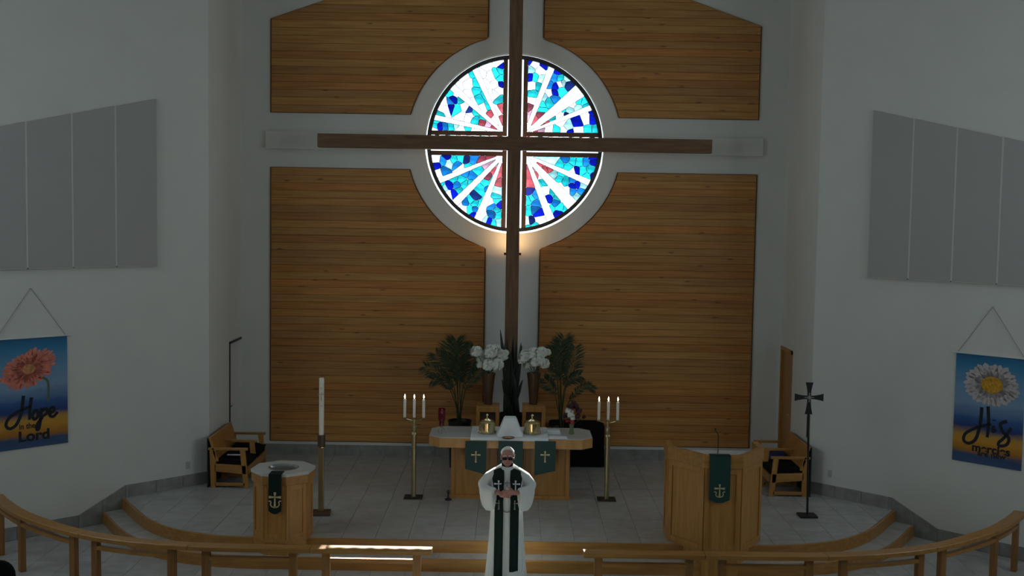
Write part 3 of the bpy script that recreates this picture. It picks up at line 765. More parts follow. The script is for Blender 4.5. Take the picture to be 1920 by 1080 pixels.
def text_fit(txt, sg, parent, u0, u1, v1, v0, bold=.012):
    """text laid on the wall so that it fills the box u0..u1 (width), v1 (base line) to v0 (cap height)"""
    cu = bpy.data.curves.new('printed_text', 'FONT'); cu.body = txt; cu.size = 1; cu.extrude = .0008; cu.offset = bold
    to = bpy.data.objects.new('printed_text', cu); COL.objects.link(to)
    dg = bpy.context.evaluated_depsgraph_get(); me = bpy.data.meshes.new_from_object(to.evaluated_get(dg)); bpy.data.objects.remove(to)
    xs = [v.co.x for v in me.vertices]; ys = [v.co.y for v in me.vertices]
    a, b = pxw(u0, v1, sg, .012), pxw(u1, v1, sg, .012); top = pxw((u0+u1)/2, v0, sg, .012)[1]; bz = (a[1]+b[1])/2
    co = [wallpt(sg, a[0]+(b[0]-a[0])*(v.co.x-min(xs))/(max(xs)-min(xs)), bz+(top-bz)*(v.co.y-0)/(max(ys)), .0125+v.co.z) for v in me.vertices]
    for fs in islands(me):
        idx = sorted({i for f in fs for i in f}); mp_ = {k: n for n, k in enumerate(idx)}
        MB().add([co[i] for i in idx], [tuple(mp_[i] for i in f) for f in fs]).build('printed_letter', 'ink', parent)
for sg in (-1, 1):
    se, zt, sa, za, zb2 = sB[sg]; hw_ = sa - se if sg < 0 else sa - se
    s0, s1 = se, 2*sa - se            # se nearest the corner
    zt = zb2 + BH_
    lab = 'hanging cloth banner with a coral flower and the word Hope' if sg < 0 else 'hanging cloth banner with a white daisy and the word His'
    e = empty('cloth_banner', wallpt(sg, sa, zb2), lab, 'banner', 'printed banners on the slanted walls')
    n = 14; rings = []
    m = MB()
    for i in range(n):
        a_, b_ = s0+(s1-s0)*i/n, s0+(s1-s0)*(i+1)/n
        m.hexa([wallpt(sg, a_, zb2, .006), wallpt(sg, b_, zb2, .006), wallpt(sg, b_, zb2, .011), wallpt(sg, a_, zb2, .011)], [wallpt(sg, a_, zt, .006), wallpt(sg, b_, zt, .006), wallpt(sg, b_, zt, .011), wallpt(sg, a_, zt, .011)])
    m.build('cloth', bm_, e)
    MB().tube([wallpt(sg, s0-.06, zt, .012), wallpt(sg, s1+.06, zt, .012)], .009, 8).build('hanging_rod', 'white_metal', e, smooth=True)
    MB().tube([wallpt(sg, s0+.02, zt+.01, .01), wallpt(sg, sa, za, .008)], .0035, 5).build('cord', 'cord', e)
    MB().tube([wallpt(sg, s1-.02, zt+.01, .01), wallpt(sg, sa, za, .008)], .0035, 5).build('cord', 'cord', e)
    fl = 1 if sg > 0 else -1          # reading direction along s
    def bpx(u, v): return pxw(u, v, sg, .012)
    # printed flower
    if sg < 0: cpt, rad, inner = bpx(54, 692), .33, .07
    else: cpt, rad, inner = bpx(1860, 722), .31, .12
    pet = MB(); npet = 34 if sg < 0 else 30
    for layer in range(2):
        for k in range(npet):
            a_ = 2*math.pi*(k+.5*layer)/npet + random.uniform(-.04, .04); r1 = rad*(1.0 if layer == 0 else .72)*random.uniform(.9, 1.05)
            wd = .030 if sg < 0 else .04
            def pp(r, o): 
                x, y = r*math.cos(a_)-o*math.sin(a_), r*math.sin(a_)+o*math.cos(a_)
                x *= 1.3
                if sg < 0: y *= .90; x, y = x*.94+y*.25, y+x*.12
                return wallpt(sg, cpt[0]+fl*x, cpt[1]+y, .0116+.0004*layer)
            pet.add([pp(.02, 0), pp(r1*.6, wd), pp(r1*.9, wd*.8), pp(r1, 0), pp(r1*.9, -wd*.8), pp(r1*.6, -wd)], [(0, 1, 2, 3, 4, 5)])
    pet.build('printed_petals', 'coral' if sg < 0 else 'daisy', e)
    cr_ = MB(); cr_.loft([[wallpt(sg, cpt[0]+inner*1.3*math.cos(2*math.pi*k/20), cpt[1]+inner*math.sin(2*math.pi*k/20), o_) for k in range(20)] for o_ in (.0118, .0126)])
    cr_.build('printed_flower_heart', 'coral2' if sg < 0 else 'daisy2', e)
    if sg < 0:
        m = MB(); a_ = bpx(82, 708); P = [bpx(80, 707), bpx(89, 714), bpx(91, 728), bpx(90, 752)]
        strokes(m, sg, [([(fl*(q_[0]-a_[0]), q_[1]-a_[1]) for q_ in P], (1, 1))], a_[0], a_[1], 1, .035, fl); m.build('printed_stem', 'stemink', e)
    # lettering
    for path in (HOPE if sg < 0 else HIS):
        m = MB(); strokes(m, sg, [([bpx(*q_) for q_ in path], (1, .85))], 0, 0, 1, .048, 1); m.build('script_stroke', 'ink', e)
    if sg < 0:
        text_fit('in the', sg, e, 36, 66, 803.5, 793, .02); text_fit('Lord', sg, e, 35, 93, 825, 806, .035)
    else:
        text_fit('mercies', sg, e, 1822, 1894, 850, 836, .035); text_fit('are new', sg, e, 1832, 1886, 858, 851, .02)

# ------------------------------------------------------------------ communion rails
RZ = 0.78
rail_half = [(0.89, 12.97), (2.32, 12.97), (3.4, 12.98), (3.85, 13.02), (4.36, 13.11), (4.83, 13.26), (5.17, 13.42), (5.5, 13.62), (5.85, 13.88), (6.2, 14.17), (6.45, 14.42), (6.7, 14.71), (6.95, 15.03), (7.02, 15.13)]
RC = [(p.x, p.y) for p in smoothpath([(x, y, 0) for x, y in rail_half], 8)]
cum = [0]
for i in range(1, len(RC)): cum.append(cum[-1] + math.dist(RC[i], RC[i-1]))
def s_of_x(x):
    for i in range(len(RC)-1):
        if RC[i][0] <= x <= RC[i+1][0]: return cum[i] + (cum[i+1]-cum[i])*(x-RC[i][0])/(RC[i+1][0]-RC[i][0]+1e-9)
    return cum[-1] if x > RC[-1][0] else 0
def at_s(s_):
    s_ = min(max(s_, 0), cum[-1]-1e-6)
    i = max(j for j in range(len(cum)) if cum[j] <= s_); i = min(i, len(RC)-2); t = (s_-cum[i])/(cum[i+1]-cum[i])
    p = (RC[i][0]+(RC[i+1][0]-RC[i][0])*t, RC[i][1]+(RC[i+1][1]-RC[i][1])*t)
    a, b = RC[max(i-1, 0)], RC[min(i+2, len(RC)-1)]
    l = math.dist(a, b); return p, ((b[0]-a[0])/l, (b[1]-a[1])/l)
rail_segs = [(0.89, 2.32, [1.07, 2.14], 'first from the gap'), (2.32, 3.76, [2.53, 3.56], 'second from the gap'), (3.76, 5.17, [3.98, 4.99], 'third from the gap'), (5.17, 7.03, [5.33, 6.30, 6.88], 'curving back to the wall')]
for sg in (-1, 1):
    for x0, x1, posts, wh in rail_segs:
        s0, s1 = s_of_x(x0)+.003, s_of_x(x1)-.003
        (pc, _) = at_s((s0+s1)/2)
        e = empty('communion_rail', (sg*pc[0], pc[1], 0), 'oak communion rail section on the %s side, %s' % ('font' if sg < 0 else 'pulpit', wh), 'rail', 'communion rail sections')
        def bar(z0, z1, w_, name, a=s0, b=s1, mt='oak_h'):
            n = max(2, int((b-a)/.12)); rings = []
            for k in range(n+1):
                p, t = at_s(a+(b-a)*k/n); nx, ny_ = t[1], -t[0]
                o = lambda d, z: (sg*(p[0]+nx*d), p[1]+ny_*d, z)
                c_ = .008
                rings.append([o(-w_/2, z0), o(-w_/2, z1-c_), o(-w_/2+c_, z1), o(w_/2-c_, z1), o(w_/2, z1-c_), o(w_/2, z0)])
            return MB().loft(rings).build(name, mt, e)
        bar(RZ-.055, RZ, .17, 'handrail')
        ps = [s_of_x(x) for x in posts]
        for i in range(len(ps)-1):
            bar(RZ-.175, RZ-.13, .07, 'stretcher', ps[i]+.04, ps[i+1]-.04)
        for q_ in ps:
            p, t = at_s(q_); rz = math.atan2(t[1], t[0])*sg
            MB().cbox((sg*p[0], p[1], (RZ-.055)/2), (.095, .07, RZ-.055), rz).build('post', 'oak_dim', e, bevel=.004)

# ------------------------------------------------------------------ helper pieces
def emblem(name, c, h, mat, parent, n=(0, -1, 0), thick=.004, kind='latin', rx=None):
    """flat cross on a surface facing n; c = centre"""
    c = Vector(c); nv = Vector(n).normalized(); up = Vector((0, 0, 1)); u = up.cross(nv).normalized() * -1; u = nv.cross(up).normalized(); v = u.cross(nv) * -1
    v = nv.cross(u) * -1
    if v.z < 0: v = -v
    m = MB()
    def bar(x0, x1, y0, y1, fx=0, fy=0):
        q4 = [(x0-fx, y0-fy), (x1+fx, y0-fy), (x1+fx, y1+fy), (x0-fx, y1+fy)]
        m.loft([[c+u*x+v*y for x, y in q4], [c+u*x+v*y+nv*thick for x, y in q4]])
    def trap(p0, p1, w0, w1):
        p0, p1 = Vector((*p0, 0)), Vector((*p1, 0)); t = (p1-p0).normalized(); q_ = Vector((-t.y, t.x, 0))
        P = [p0+q_*w0/2, p1+q_*w1/2, p1-q_*w1/2, p0-q_*w0/2]
        m.loft([[c+u*a.x+v*a.y for a in P], [c+u*a.x+v*a.y+nv*thick for a in P]])
    k = h*.5
    jy = k*.35
    trap((0, jy), (0, k), h*.07, h*.17); trap((0, jy), (0, -k), h*.07, h*.15)
    trap((0, jy), (-h*.40, jy), h*.07, h*.17); trap((0, jy), (h*.40, jy), h*.07, h*.17)
    if kind == 'anchor':
        for sd in (-1, 1):
            pts = [(sd*h*.06, -k*1.0), (sd*h*.20, -k*.92), (sd*h*.30, -k*.62), (sd*h*.24, -k*.32), (sd*h*.34, -k*.12), (sd*h*.42, -k*.22)]
            for i in range(len(pts)-1): trap(pts[i], pts[i+1], h*.075, h*.065)
        trap((0, -k*.9), (0, -k*1.08), h*.16, h*.10)
    return m.build(name, mat, parent, kind=None)

# ------------------------------------------------------------------ altar
ax0 = 0.0
A0 = pxz(951.5, 943, ZP); ac = A0.x + .035
AZ = ZP + 1.0
alt = empty('altar', (ac, 17.4, ZP), 'light oak altar table with chamfered top and panelled base', 'altar')
yf, yb_ = 16.82, 17.73
def chamf(hx, y0, y1, c): return [(ac-hx+c, y0), (ac+hx-c, y0), (ac+hx, y0+c), (ac+hx, y1-c), (ac+hx-c, y1), (ac-hx+c, y1), (ac-hx, y1-c), (ac-hx, y0+c)]
MB().prism(chamf(1.255, yf, yb_, .17), AZ-.16, AZ-.012).build('apron', 'oak_lit', alt, bevel=.006)
MB().prism(chamf(1.25, yf+.005, yb_-.005, .17), AZ-.012, AZ).build('table_top', 'cream', alt, bevel=.003)
MB().box((ac-.93, 17.06, ZP), (ac+.93, 17.62, ZP+.06)).build('plinth', 'oak', alt, bevel=.004)
for sg in (-1, 1):
    xa, xb = sorted((ac+sg*.32, ac+sg*.915))
    MB().box((xa, 17.08, ZP+.06), (xb, 17.6, AZ-.16)).build('side_block', 'oak', alt, bevel=.005)
    for x in (xa+.03, xb-.03): MB().box((x-.03, 17.062, ZP+.06), (x+.03, 17.08, AZ-.16)).build('corner_stile', 'oak', alt, bevel=.004)
MB().box((ac-.32, 17.16, ZP+.06), (ac+.32, 17.55, AZ-.16)).build('centre_panel', 'oak', alt)
for k in range(-2, 3): MB().box((ac+k*.11-.018, 17.13, ZP+.06), (ac+k*.11+.018, 17.16, AZ-.16)).build('flute', 'oak', alt, bevel=.006)
# linen
la, lb = pxz(883, 815, AZ).x, pxz(1027, 815, AZ).x
def cloth_strip(m, x0, x1, prof, th=.004, nx=10, wav=.0):
    rings = []
    for k in range(nx+1):
        x = x0+(x1-x0)*k/nx; o = wav*math.sin(k*1.7)
        A_ = [(x, y+o, z) for y, z in prof]; rings.append(A_)
    n = len(prof)
    top = [p for r in rings for p in r]
    # offset copy along profile normal
    def off(i):
        a, b = prof[max(i-1, 0)], prof[min(i+1, n-1)]; t = (b[0]-a[0], b[1]-a[1]); l = math.hypot(*t); return (-t[1]/l*th, t[0]/l*th)
    O = [off(i) for i in range(n)]
    low = [(p[0], p[1]-O[i % n][0], p[2]-O[i % n][1]) for i, p in enumerate(top)]
    N_ = len(top); fs = []
    for k in range(nx):
        for i in range(n-1):
            a = k*n+i; fs += [(a, a+n, a+n+1, a+1), (N_+a, N_+a+1, N_+a+n+1, N_+a+n)]
        fs += [(k*n, N_+k*n, N_+(k+1)*n, (k+1)*n), (k*n+n-1, (k+1)*n+n-1, N_+(k+1)*n+n-1, N_+k*n+n-1)]
    for k in (0, nx):
        for i in range(n-1): a = k*n+i; fs.append((a, a+1, N_+a+1, N_+a))
    m.add(top, fs and [] or []); m.f += []
    b = len(m.v) - len(top); m.v = m.v[:b]
    m.add(top + low, fs); return m
prof = [(yb_-.03, AZ+.006), (17.3, AZ+.006), (yf+.02, AZ+.006), (yf-.008, AZ+.004), (yf-.014, AZ-.012), (yf-.014, AZ-.035)]
cloth_strip(MB(), la, lb, prof).build('altar_cloth', 'linen', label='white linen cloth laid across the middle of the altar top', cat='cloth', smooth=True)
# green paraments hanging on the altar front
def parament(nm_label, u0, u1, v0, v1, yy, mat='green', vtop=827, sub='latin', group='green altar hangings', ch=None, point=0.0, emb_v=None):
    xa, xb = pxy(u0, v1, yy).x, pxy(u1, v1, yy).x; z0, z1 = pxy(u0, v0, yy).z, pxy(u1, v1, yy).z; zt = pxy((u0+u1)/2, vtop, yy).z
    e = empty('altar_parament', ((xa+xb)/2, yy, min(z0, z1)), nm_label, 'parament', group)
    poly = [(xa, z0), ((xa+xb)/2, (z0+z1)/2-point), (xb, z1), (xb, zt), (xa, zt)]
    m = MB().loft([[(x, yy, z) for x, z in poly], [(x, yy-.006, z) for x, z in poly]]); m.build('cloth_panel', mat, e)
    ze = pxy((u0+u1)/2, emb_v, yy).z
    return e, (xa+xb)/2, ze, yy-.006
yy = yf - .018
for lab, a in (('green altar hanging with slanted hem, on the font side', (872, 911.5, 879, 890)), ('green altar hanging with slanted hem, on the pulpit side', (1002, 1041, 891.5, 883)), ('broad middle green altar hanging behind the robed person', (934, 979.5, 893, 894))):
    e, xm, ze, ys = parament(lab, *a, yy, emb_v=856.5, point=.05 if 'broad' in lab else 0)
    emblem('gold_cross', (xm, ys, ze), .175, 'gold', e)

# ------------------------------------------------------------------ things on the altar
for u, v, lab in ((913, 812, 'polished brass domed communion tray set beside the red votive lamp side'), (997.5, 813, 'polished brass domed communion tray set next to the folded white linens')):
    p = pxz(u, v, AZ+.006); z = AZ+.0125
    lab = 'round brass communion vessel with domed lid, nearer the red votive lamp' if u < 950 else 'round brass communion vessel with domed lid, nearer the flower vase'
    e = empty('communion_vessel', (p.x, p.y, z), lab, 'vessel', 'brass communion vessels')
    MB().lathe([(.135, 0), (.14, .01), (.128, .02), (.128, .15), (.136, .155), (.136, .165), (.05, .165)], (p.x, p.y, z), 32).build('drum', 'brass', e, smooth=True)
    for k in range(10):
        a = 2*math.pi*k/10; MB().ball((p.x+.132*math.cos(a), p.y+.132*math.sin(a), z+.022), (.012, .012, .018), 8, 6).build('foot_bead', 'brass', e, smooth=True)
    MB().lathe([(.134, .165), (.12, .185), (.07, .21), (.025, .225), (.012, .235), (.012, .25)], (p.x, p.y, z), 32).build('lid', 'brass', e, smooth=True)
    f = MB(); f.box((p.x-.006, p.y-.006, z+.25), (p.x+.006, p.y+.006, z+.30)); f.box((p.x-.02, p.y-.0055, z+.272), (p.x+.02, p.y+.0055, z+.284)); f.build('finial_cross', 'brass', e)
p = pxz(956, 816, AZ+.006); z = AZ+.0125
e = empty('veiled_chalice', (p.x, p.y, z), 'chalice under a stiff white veil in the middle of the altar', 'chalice')
rings = []
for t in [0, .15, .4, .7, .93, .97, 1.0]:
    hw_ = .205*(1-t) + .093*t + .012*math.sin(t*9)*(1-t); hd = .17*(1-t) + .085*t
    if t == 1.0: hw_ -= .01; hd -= .01
    q_ = 24; r_ = []
    for k in range(q_):
        a = 2*math.pi*k/q_+.01; cx_, sy_ = math.cos(a), math.sin(a); mx_ = max(abs(cx_), abs(sy_)); f_ = 1/mx_ * (0.93 if mx_ < .8 else 1) + .035*math.sin(5*a)*(1-t)*.5
        r_.append((p.x+hw_*cx_*f_, p.y+hd*sy_*f_, z+.275*min(t, .985)))
    rings.append(r_)
MB().loft(rings).build('veil', 'linen', e, smooth=True)
MB().cbox((p.x, p.y-.0, z+.2755), (.17, .15, .009)).build('pall', 'linen', e, bevel=.003)
p = pxz(953, 817.5, AZ+.006)
e = empty('paten', (p.x, p.y-.22, z), 'small brown patterned dish in front of the white chalice veil', 'dish')
MB().lathe([(.05, 0), (.085, .006), (.10, .018), (.094, .018), (.05, .008)], (p.x, p.y-.22, z), 24).build('plate', 'bronze', e, smooth=True)
MB().lathe([(.045, .004), (.06, .012), (.03, .024)], (p.x, p.y-.22, z+.004), 16).build('bread', 'coral2', e, smooth=True)
zt = AZ+.0005
for (u, v, w_, d_, h_, lab, nm, zz) in ((1038, 812, .21, .17, .05, 'folded stack of white linen at the back of the altar top', 'linen_stack', zt), (1046, 822, .29, .13, .024, 'flat white folded linen near the front edge of the altar top', 'folded_linen', zt), (1003, 820, .12, .07, .012, 'small white folded card lying on the altar cloth', 'folded_card', AZ+.0065)):
    p = pxz(u, v, zz); e = empty(nm, (p.x, p.y, zz), lab, 'linen' if 'linen' in nm else 'card')
    MB().cbox((p.x, p.y, zz+h_*.25), (w_, d_, h_*.5)).build('lower_fold', 'paper', e, bevel=.006)
    MB().cbox((p.x-.004, p.y+.003, zz+h_*.75+.0005), (w_*.95, d_*.93, h_*.48)).build('upper_fold', 'linen', e, bevel=.006)
# red votive lamp
p = pxz(828, 812, AZ); z = AZ+.0005
e = empty('votive_lamp', (p.x, p.y, z), 'tall ruby glass votive lamp on a footed stand on the altar', 'lamp')
for k in range(3):
    a = 2*math.pi*k/3+.5; MB().tube([(p.x, p.y, z+.10), (p.x+.05*math.cos(a), p.y+.05*math.sin(a), z+.05), (p.x+.075*math.cos(a), p.y+.075*math.sin(a), z+.006)], .006, 6).build('foot', 'clear_base', e)
MB().lathe([(.02, .09), (.03, .10), (.03, .112)], (p.x, p.y, z), 16).build('cup', 'brass_dull', e, smooth=True)
MB().lathe([(.036, .112), (.04, .15), (.044, .21), (.055, .225), (.056, .385), (.050, .385), (.048, .2)], (p.x, p.y, z), 24).build('ruby_glass', 'red_glass', e, smooth=True)
# small flower vase
p = pxz(1071.5, 814, AZ); z = AZ+.0005
e = empty('flower_vase', (p.x, p.y, z), 'small green glass vase with white and burgundy flowers on the altar', 'vase')
MB().lathe([(.035, 0), (.042, .01), (.030, .06), (.032, .12), (.042, .165), (.036, .165), (.028, .12)], (p.x, p.y, z), 20).build('glass_vase', 'vase_glass', e, smooth=True)
fl_ = [(1065, 770, 'petal', .046), (1069, 777, 'petal', .05), (1075, 783, 'petal', .05), (1073, 772, 'petal_pink', .025), (1070, 762, 'petal_dark', .045), (1079, 762, 'petal_dark', .05), (1085, 771, 'petal_dark', .05), (1075, 755, 'petal_dark', .04), (1064, 789, 'petal_red', .035), (1073, 791, 'petal_red', .04), (1060, 780, 'petal_dark', .04), (1095, 782, 'petal_dark', .03), (1083, 781, 'petal_dark', .045)]
random.seed(4)
def flower(c, r, npet=16, seed=0):
    m = MB(); rnd = random.Random(seed); m.ball(c, r*.82, 12, 8)
    for k in range(npet):
        ph = rnd.uniform(0, 2*math.pi); ct = rnd.uniform(-.6, 1); sn = math.sqrt(1-ct*ct); d = Vector((sn*math.cos(ph), sn*math.sin(ph), ct))
        t1 = d.orthogonal().normalized(); t2 = d.cross(t1); cc = Vector(c)+d*r*.84; s_ = r*(.5 if npet < 50 else .27)
        m.add([cc-t1*s_, cc-t2*s_*.9+d*r*.12, cc+t1*s_+d*r*.25, cc+t2*s_*.9+d*r*.12], [(0, 1, 2, 3)])
    return m
for i, (u, v, mt, r) in enumerate(fl_):
    q_ = pxy(u, v, p.y+random.uniform(-.05, .04))
    f = flower(q_, r, 20, i).build('blossom', mt, e)
    MB().tube([(p.x, p.y, z+.14), (p.x*.6+q_.x*.4, p.y*.6+q_.y*.4, z+.2), q_], .004, 5).build('flower_stem', 'stem', e)

# ------------------------------------------------------------------ candlesticks
def candelabrum(u, v, lab):
    p = pxz(u, v, ZP); x, y = p.x, p.y
    e = empty('candelabrum', (x, y, ZP), lab, 'candlestick', 'three-branched floor candlesticks')
    MB().box((x-.14, y-.12, ZP), (x+.14, y+.12, ZP+.03)).build('base_plate', 'black', e, bevel=.004)
    MB().box((x-.135, y-.122, ZP), (x+.135, y-.1205, ZP+.012)).build('base_edge', 'brass_dull', e)
    MB().lathe([(.038, .03), (.038, .98)], (x, y, ZP), 16).build('pole', 'brass_dull', e, smooth=True)
    MB().lathe([(.03, .98), (.045, .985), (.045, 1.02), (.03, 1.04), (.042, 1.08), (.042, 1.13), (.022, 1.15), (.022, 1.235)], (x, y, ZP), 16).build('collar', 'brass_dull', e, smooth=True)
    MB().tube(smoothpath([(x-.15, y, ZP+1.255), (x-.10, y, ZP+1.225), (x, y, ZP+1.205), (x+.10, y, ZP+1.225), (x+.15, y, ZP+1.255)], 4), .009, 8).build('arm', 'brass', e, smooth=True)
    for k, dz in ((-1, 0), (0, .0), (1, 0)):
        cx_ = x+k*.145; z = ZP+1.25
        MB().lathe([(.012, -.02), (.036, .0), (.04, .008), (.02, .010), (.021, .03)], (cx_, y, z), 16).build('drip_cup', 'brass', e, smooth=True)
        c_ = MB().lathe([(.0215, .012), (.0215, .29 - .008*(k == 1)), (.012, .30 - .008*(k == 1))], (cx_, y, z), 14).build('candle', 'wax', e, smooth=True)
        MB().lathe([(.002, .30), (.002, .315)], (cx_, y, z), 6).build('wick', 'wick', c_)
        MB().lathe([(.001, .303), (.0085, .315), (.0105, .330), (.006, .350), (.001, .368)], (cx_, y, z), 10).build('flame', 'flame', c_, smooth=True)
candelabrum(775, 934, 'brass candlestick with three lit candles between paschal candle and altar')
candelabrum(1137, 938, 'brass candlestick with three lit candles in front of the black table')
# paschal candle
p = pxz(602, 964, ZP); x, y = p.x, p.y
zz = lambda v: pxy(602, v, y).z
e = empty('paschal_candle', (x, y, ZP), 'tall thick ivory paschal candle on a slim floor stand', 'candle')
MB().cbox((x, y, ZP+.022), (.27, .25, .044), .1).build('base_plate', 'bronze', e, bevel=.004)
MB().lathe([(.055, .044), (.055, zz(838)-ZP)], (x, y, ZP), 4, ang0=.78).build('pole', 'brass_dull', e, bevel=.006)
MB().lathe([(.052, 0), (.056, .01), (.056, zz(815)-zz(838))], (x, y, zz(838)), 16).build('socket', 'bronze', e, smooth=True)
MB().lathe([(.058, -.006), (.058, .008)], (x, y, zz(838)), 16).build('socket_ring', 'brass', e, smooth=True)
c_ = MB().lathe([(.036, 0), (.036, zz(709)-zz(815)), (.02, zz(708)-zz(815))], (x, y, zz(815)), 20).build('candle', 'wax', e, smooth=True)
MB().lathe([(.004, 0), (.004, .03)], (x, y, zz(708)), 6).build('wick', 'wick', c_)
for k, v in enumerate((728, 741, 750, 762)):
    emblem('printed_mark', (x, y-.0362, zz(v)), .10 if k == 1 else .05, 'gold', c_, thick=.001)

# ------------------------------------------------------------------ baptismal font
p = pxz(525.5, 882.5, ZP+.94); fx, fy = p.x, 14.93
R8 = .43; a8 = math.pi/8 + math.radians(-6)
def octo(r, a0=a8): return [(fx+r*math.cos(a0+k*math.pi/4), fy+r*math.sin(a0+k*math.pi/4)) for k in range(8)]
MB().prism(octo(R8*.9), 0, ZP).build('trim_3', 'oak', **st)
e = empty('baptismal_font', (fx, fy, ZP), 'octagonal oak baptismal font with pale slab top and steel bowl', 'font')
MB().prism(octo(R8*.90), ZP+.001, ZP+.78).build('body', 'oak', e, bevel=.004)
MB().prism(octo(R8*.93), ZP, ZP+.05).build('plinth', 'oak', e, bevel=.005)
MB().prism(octo(R8*.985), ZP+.78, ZP+.90).build('collar', 'oak_h', e, bevel=.006)
def ringslab(z0, z1):
    m = MB(); n = 48; out = []; inn = []
    P = octo(R8)
    for k in range(n):
        a = a8 + 2*math.pi*k/n; t = (a-a8) % (math.pi/4) - math.pi/8; r = R8*math.cos(math.pi/8)/math.cos(t)
        out.append((fx+r*math.cos(a), fy+r*math.sin(a))); inn.append((fx+.2*math.cos(a), fy+.2*math.sin(a)))
    vs = [(x, y, z) for z in (z0, z1) for P_ in (out, inn) for x, y in P_]; fs = []
    for k in range(n):
        j = (k+1) % n
        fs += [(k, j, n+j, n+k), (2*n+k, 3*n+k, 3*n+j, 2*n+j), (k, 2*n+k, 2*n+j, j), (n+k, n+j, 3*n+j, 3*n+k)]
    return m.add(vs, fs)
ringslab(ZP+.90, ZP+.94).build('top_slab', 'cream', e)
MB().lathe([(.205, .945), (.198, .948), (.185, .93), (.14, .905), (.05, .902), (.001, .9015)], (fx, fy, ZP), 36, cap=False).build('bowl', 'chrome', e, smooth=True)
MB().lathe([(.17, .922), (.0005, .9225)], (fx, fy, ZP), 36, cap=False).build('water', M('water', (.12, .13, .13), .05, var=.02), e)
for k in range(8):
    am = a8 + (k+.5)*math.pi/4; ap = R8*.90*math.cos(math.pi/8); nv = Vector((math.cos(am), math.sin(am), 0)); tv = Vector((-nv.y, nv.x, 0)); c0_ = Vector((fx, fy, 0)) + nv*ap
    wd = R8*.90*math.sin(math.pi/8)
    for (x0, x1, z0, z1) in ((-wd, -wd+.05, .05, .78), (wd-.05, wd, .05, .78), (-wd+.05, wd-.05, .05, .12), (-wd+.05, wd-.05, .71, .78)):
        b4 = [c0_+tv*x+nv*o+Vector((0, 0, ZP+z0)) for x, o in ((x0, -.004), (x1, -.004), (x1, .012), (x0, .012))]
        MB().hexa(b4, [q_+Vector((0, 0, z1-z0)) for q_ in b4]).build('panel_frame', 'oak', e, bevel=.003)
def hanging(lab, u0, u1, vt, vb, yy, group, par_rot=0, emb=.13, z_over=None, evv=None, mat='green'):
    xa, xb = pxy(u0, vb, yy).x, pxy(u1, vb, yy).x; z0 = pxy((u0+u1)/2, vb, yy).z; z1 = z_over if z_over else pxy((u0+u1)/2, vt, yy).z
    e = empty('hanging_parament', ((xa+xb)/2, yy, z0), lab, 'parament', group)
    n = 10; low = [(xa+(xb-xa)*k/n, z0+.045*((2*k/n-1)**2)**1.0) for k in range(n+1)]
    poly = low + [(xb, z1), (xa, z1)]
    MB().loft([[(x, yy, z) for x, z in poly], [(x, yy-.006, z) for x, z in poly]]).build('cloth_panel', mat, e)
    ze = pxy((u0+u1)/2, evv, yy).z
    emblem('gold_emblem', ((xa+xb)/2, yy-.006, ze), emb, 'gold', e, kind='anchor')
    return e, xa, xb, z1
yfont = fy - R8*.985 - .004
e, xa, xb, z1 = hanging('narrow green cloth with gold emblem hanging on the baptismal font', 503.5, 527.5, 895, 964, fy-R8-.012, None, emb=.20, z_over=ZP+.945, evv=937, mat='green_dark')
MB().box((xa, fy-R8-.018, ZP+.9402), (xb, fy-.24, ZP+.946)).build('cloth_fold', 'green_dark', e)

# ------------------------------------------------------------------ pulpit
pc = 2.80; PZ = ZP + 1.30
HALF = [(.24, 14.45), (.62, 15.0), (.62, 15.42)]
outl = [(-x, y) for x, y in HALF[::-1]] + HALF
MB().prism([(pc+x*.94, y+.03) for x, y in outl], 0, ZP).build('trim_4', 'oak', **st)
e = empty('pulpit', (pc, 14.95, ZP), 'tall panelled oak pulpit with angled front at the platform edge', 'pulpit')
def wallstrip(z0, z1, o_out, o_in, name, mat, bev=.005):
    A_ = offs(outl, o_out); B_ = offs(outl, -o_in); m = MB()
    m.loft([[(pc+a[0], a[1], z0), (pc+a[0], a[1], z1), (pc+b[0], b[1], z1), (pc+b[0], b[1], z0)] for a, b in zip(A_, B_)])
    return m.build(name, mat, e, bevel=bev)
# proper mitred offsets
def offs(P, d):
    out = []
    for i, p in enumerate(P):
        ns = []
        for a, b in ((P[i-1], p) if i > 0 else (None, None), (p, P[i+1]) if i < len(P)-1 else (None, None)):
            if a is None: continue
            l = math.dist(a, b); ns.append(((b[1]-a[1])/l, -(b[0]-a[0])/l))
        if len(ns) == 1: n_ = ns[0]; k = 1
        else:
            n_ = (ns[0][0]+ns[1][0], ns[0][1]+ns[1][1]); l2 = n_[0]**2+n_[1]**2; n_ = (n_[0]*2/l2, n_[1]*2/l2); k = 1
        out.append((p[0]+n_[0]*d*k, p[1]+n_[1]*d*k))
    return out
wallstrip(ZP, PZ-.17, 0, .04, 'body', 'oak')
wallstrip(ZP, ZP+.03, .012, .05, 'plinth', 'oak')
wallstrip(PZ-.17, PZ, .03, .05, 'cap_rail', 'oak_h')
MB().prism([(pc+x*.90, y+.05) for x, y in outl[1:-1]] + [(pc+.55, 15.1), (pc-.55, 15.1)], PZ-.12, PZ-.07).build('reading_desk', 'cream', e)
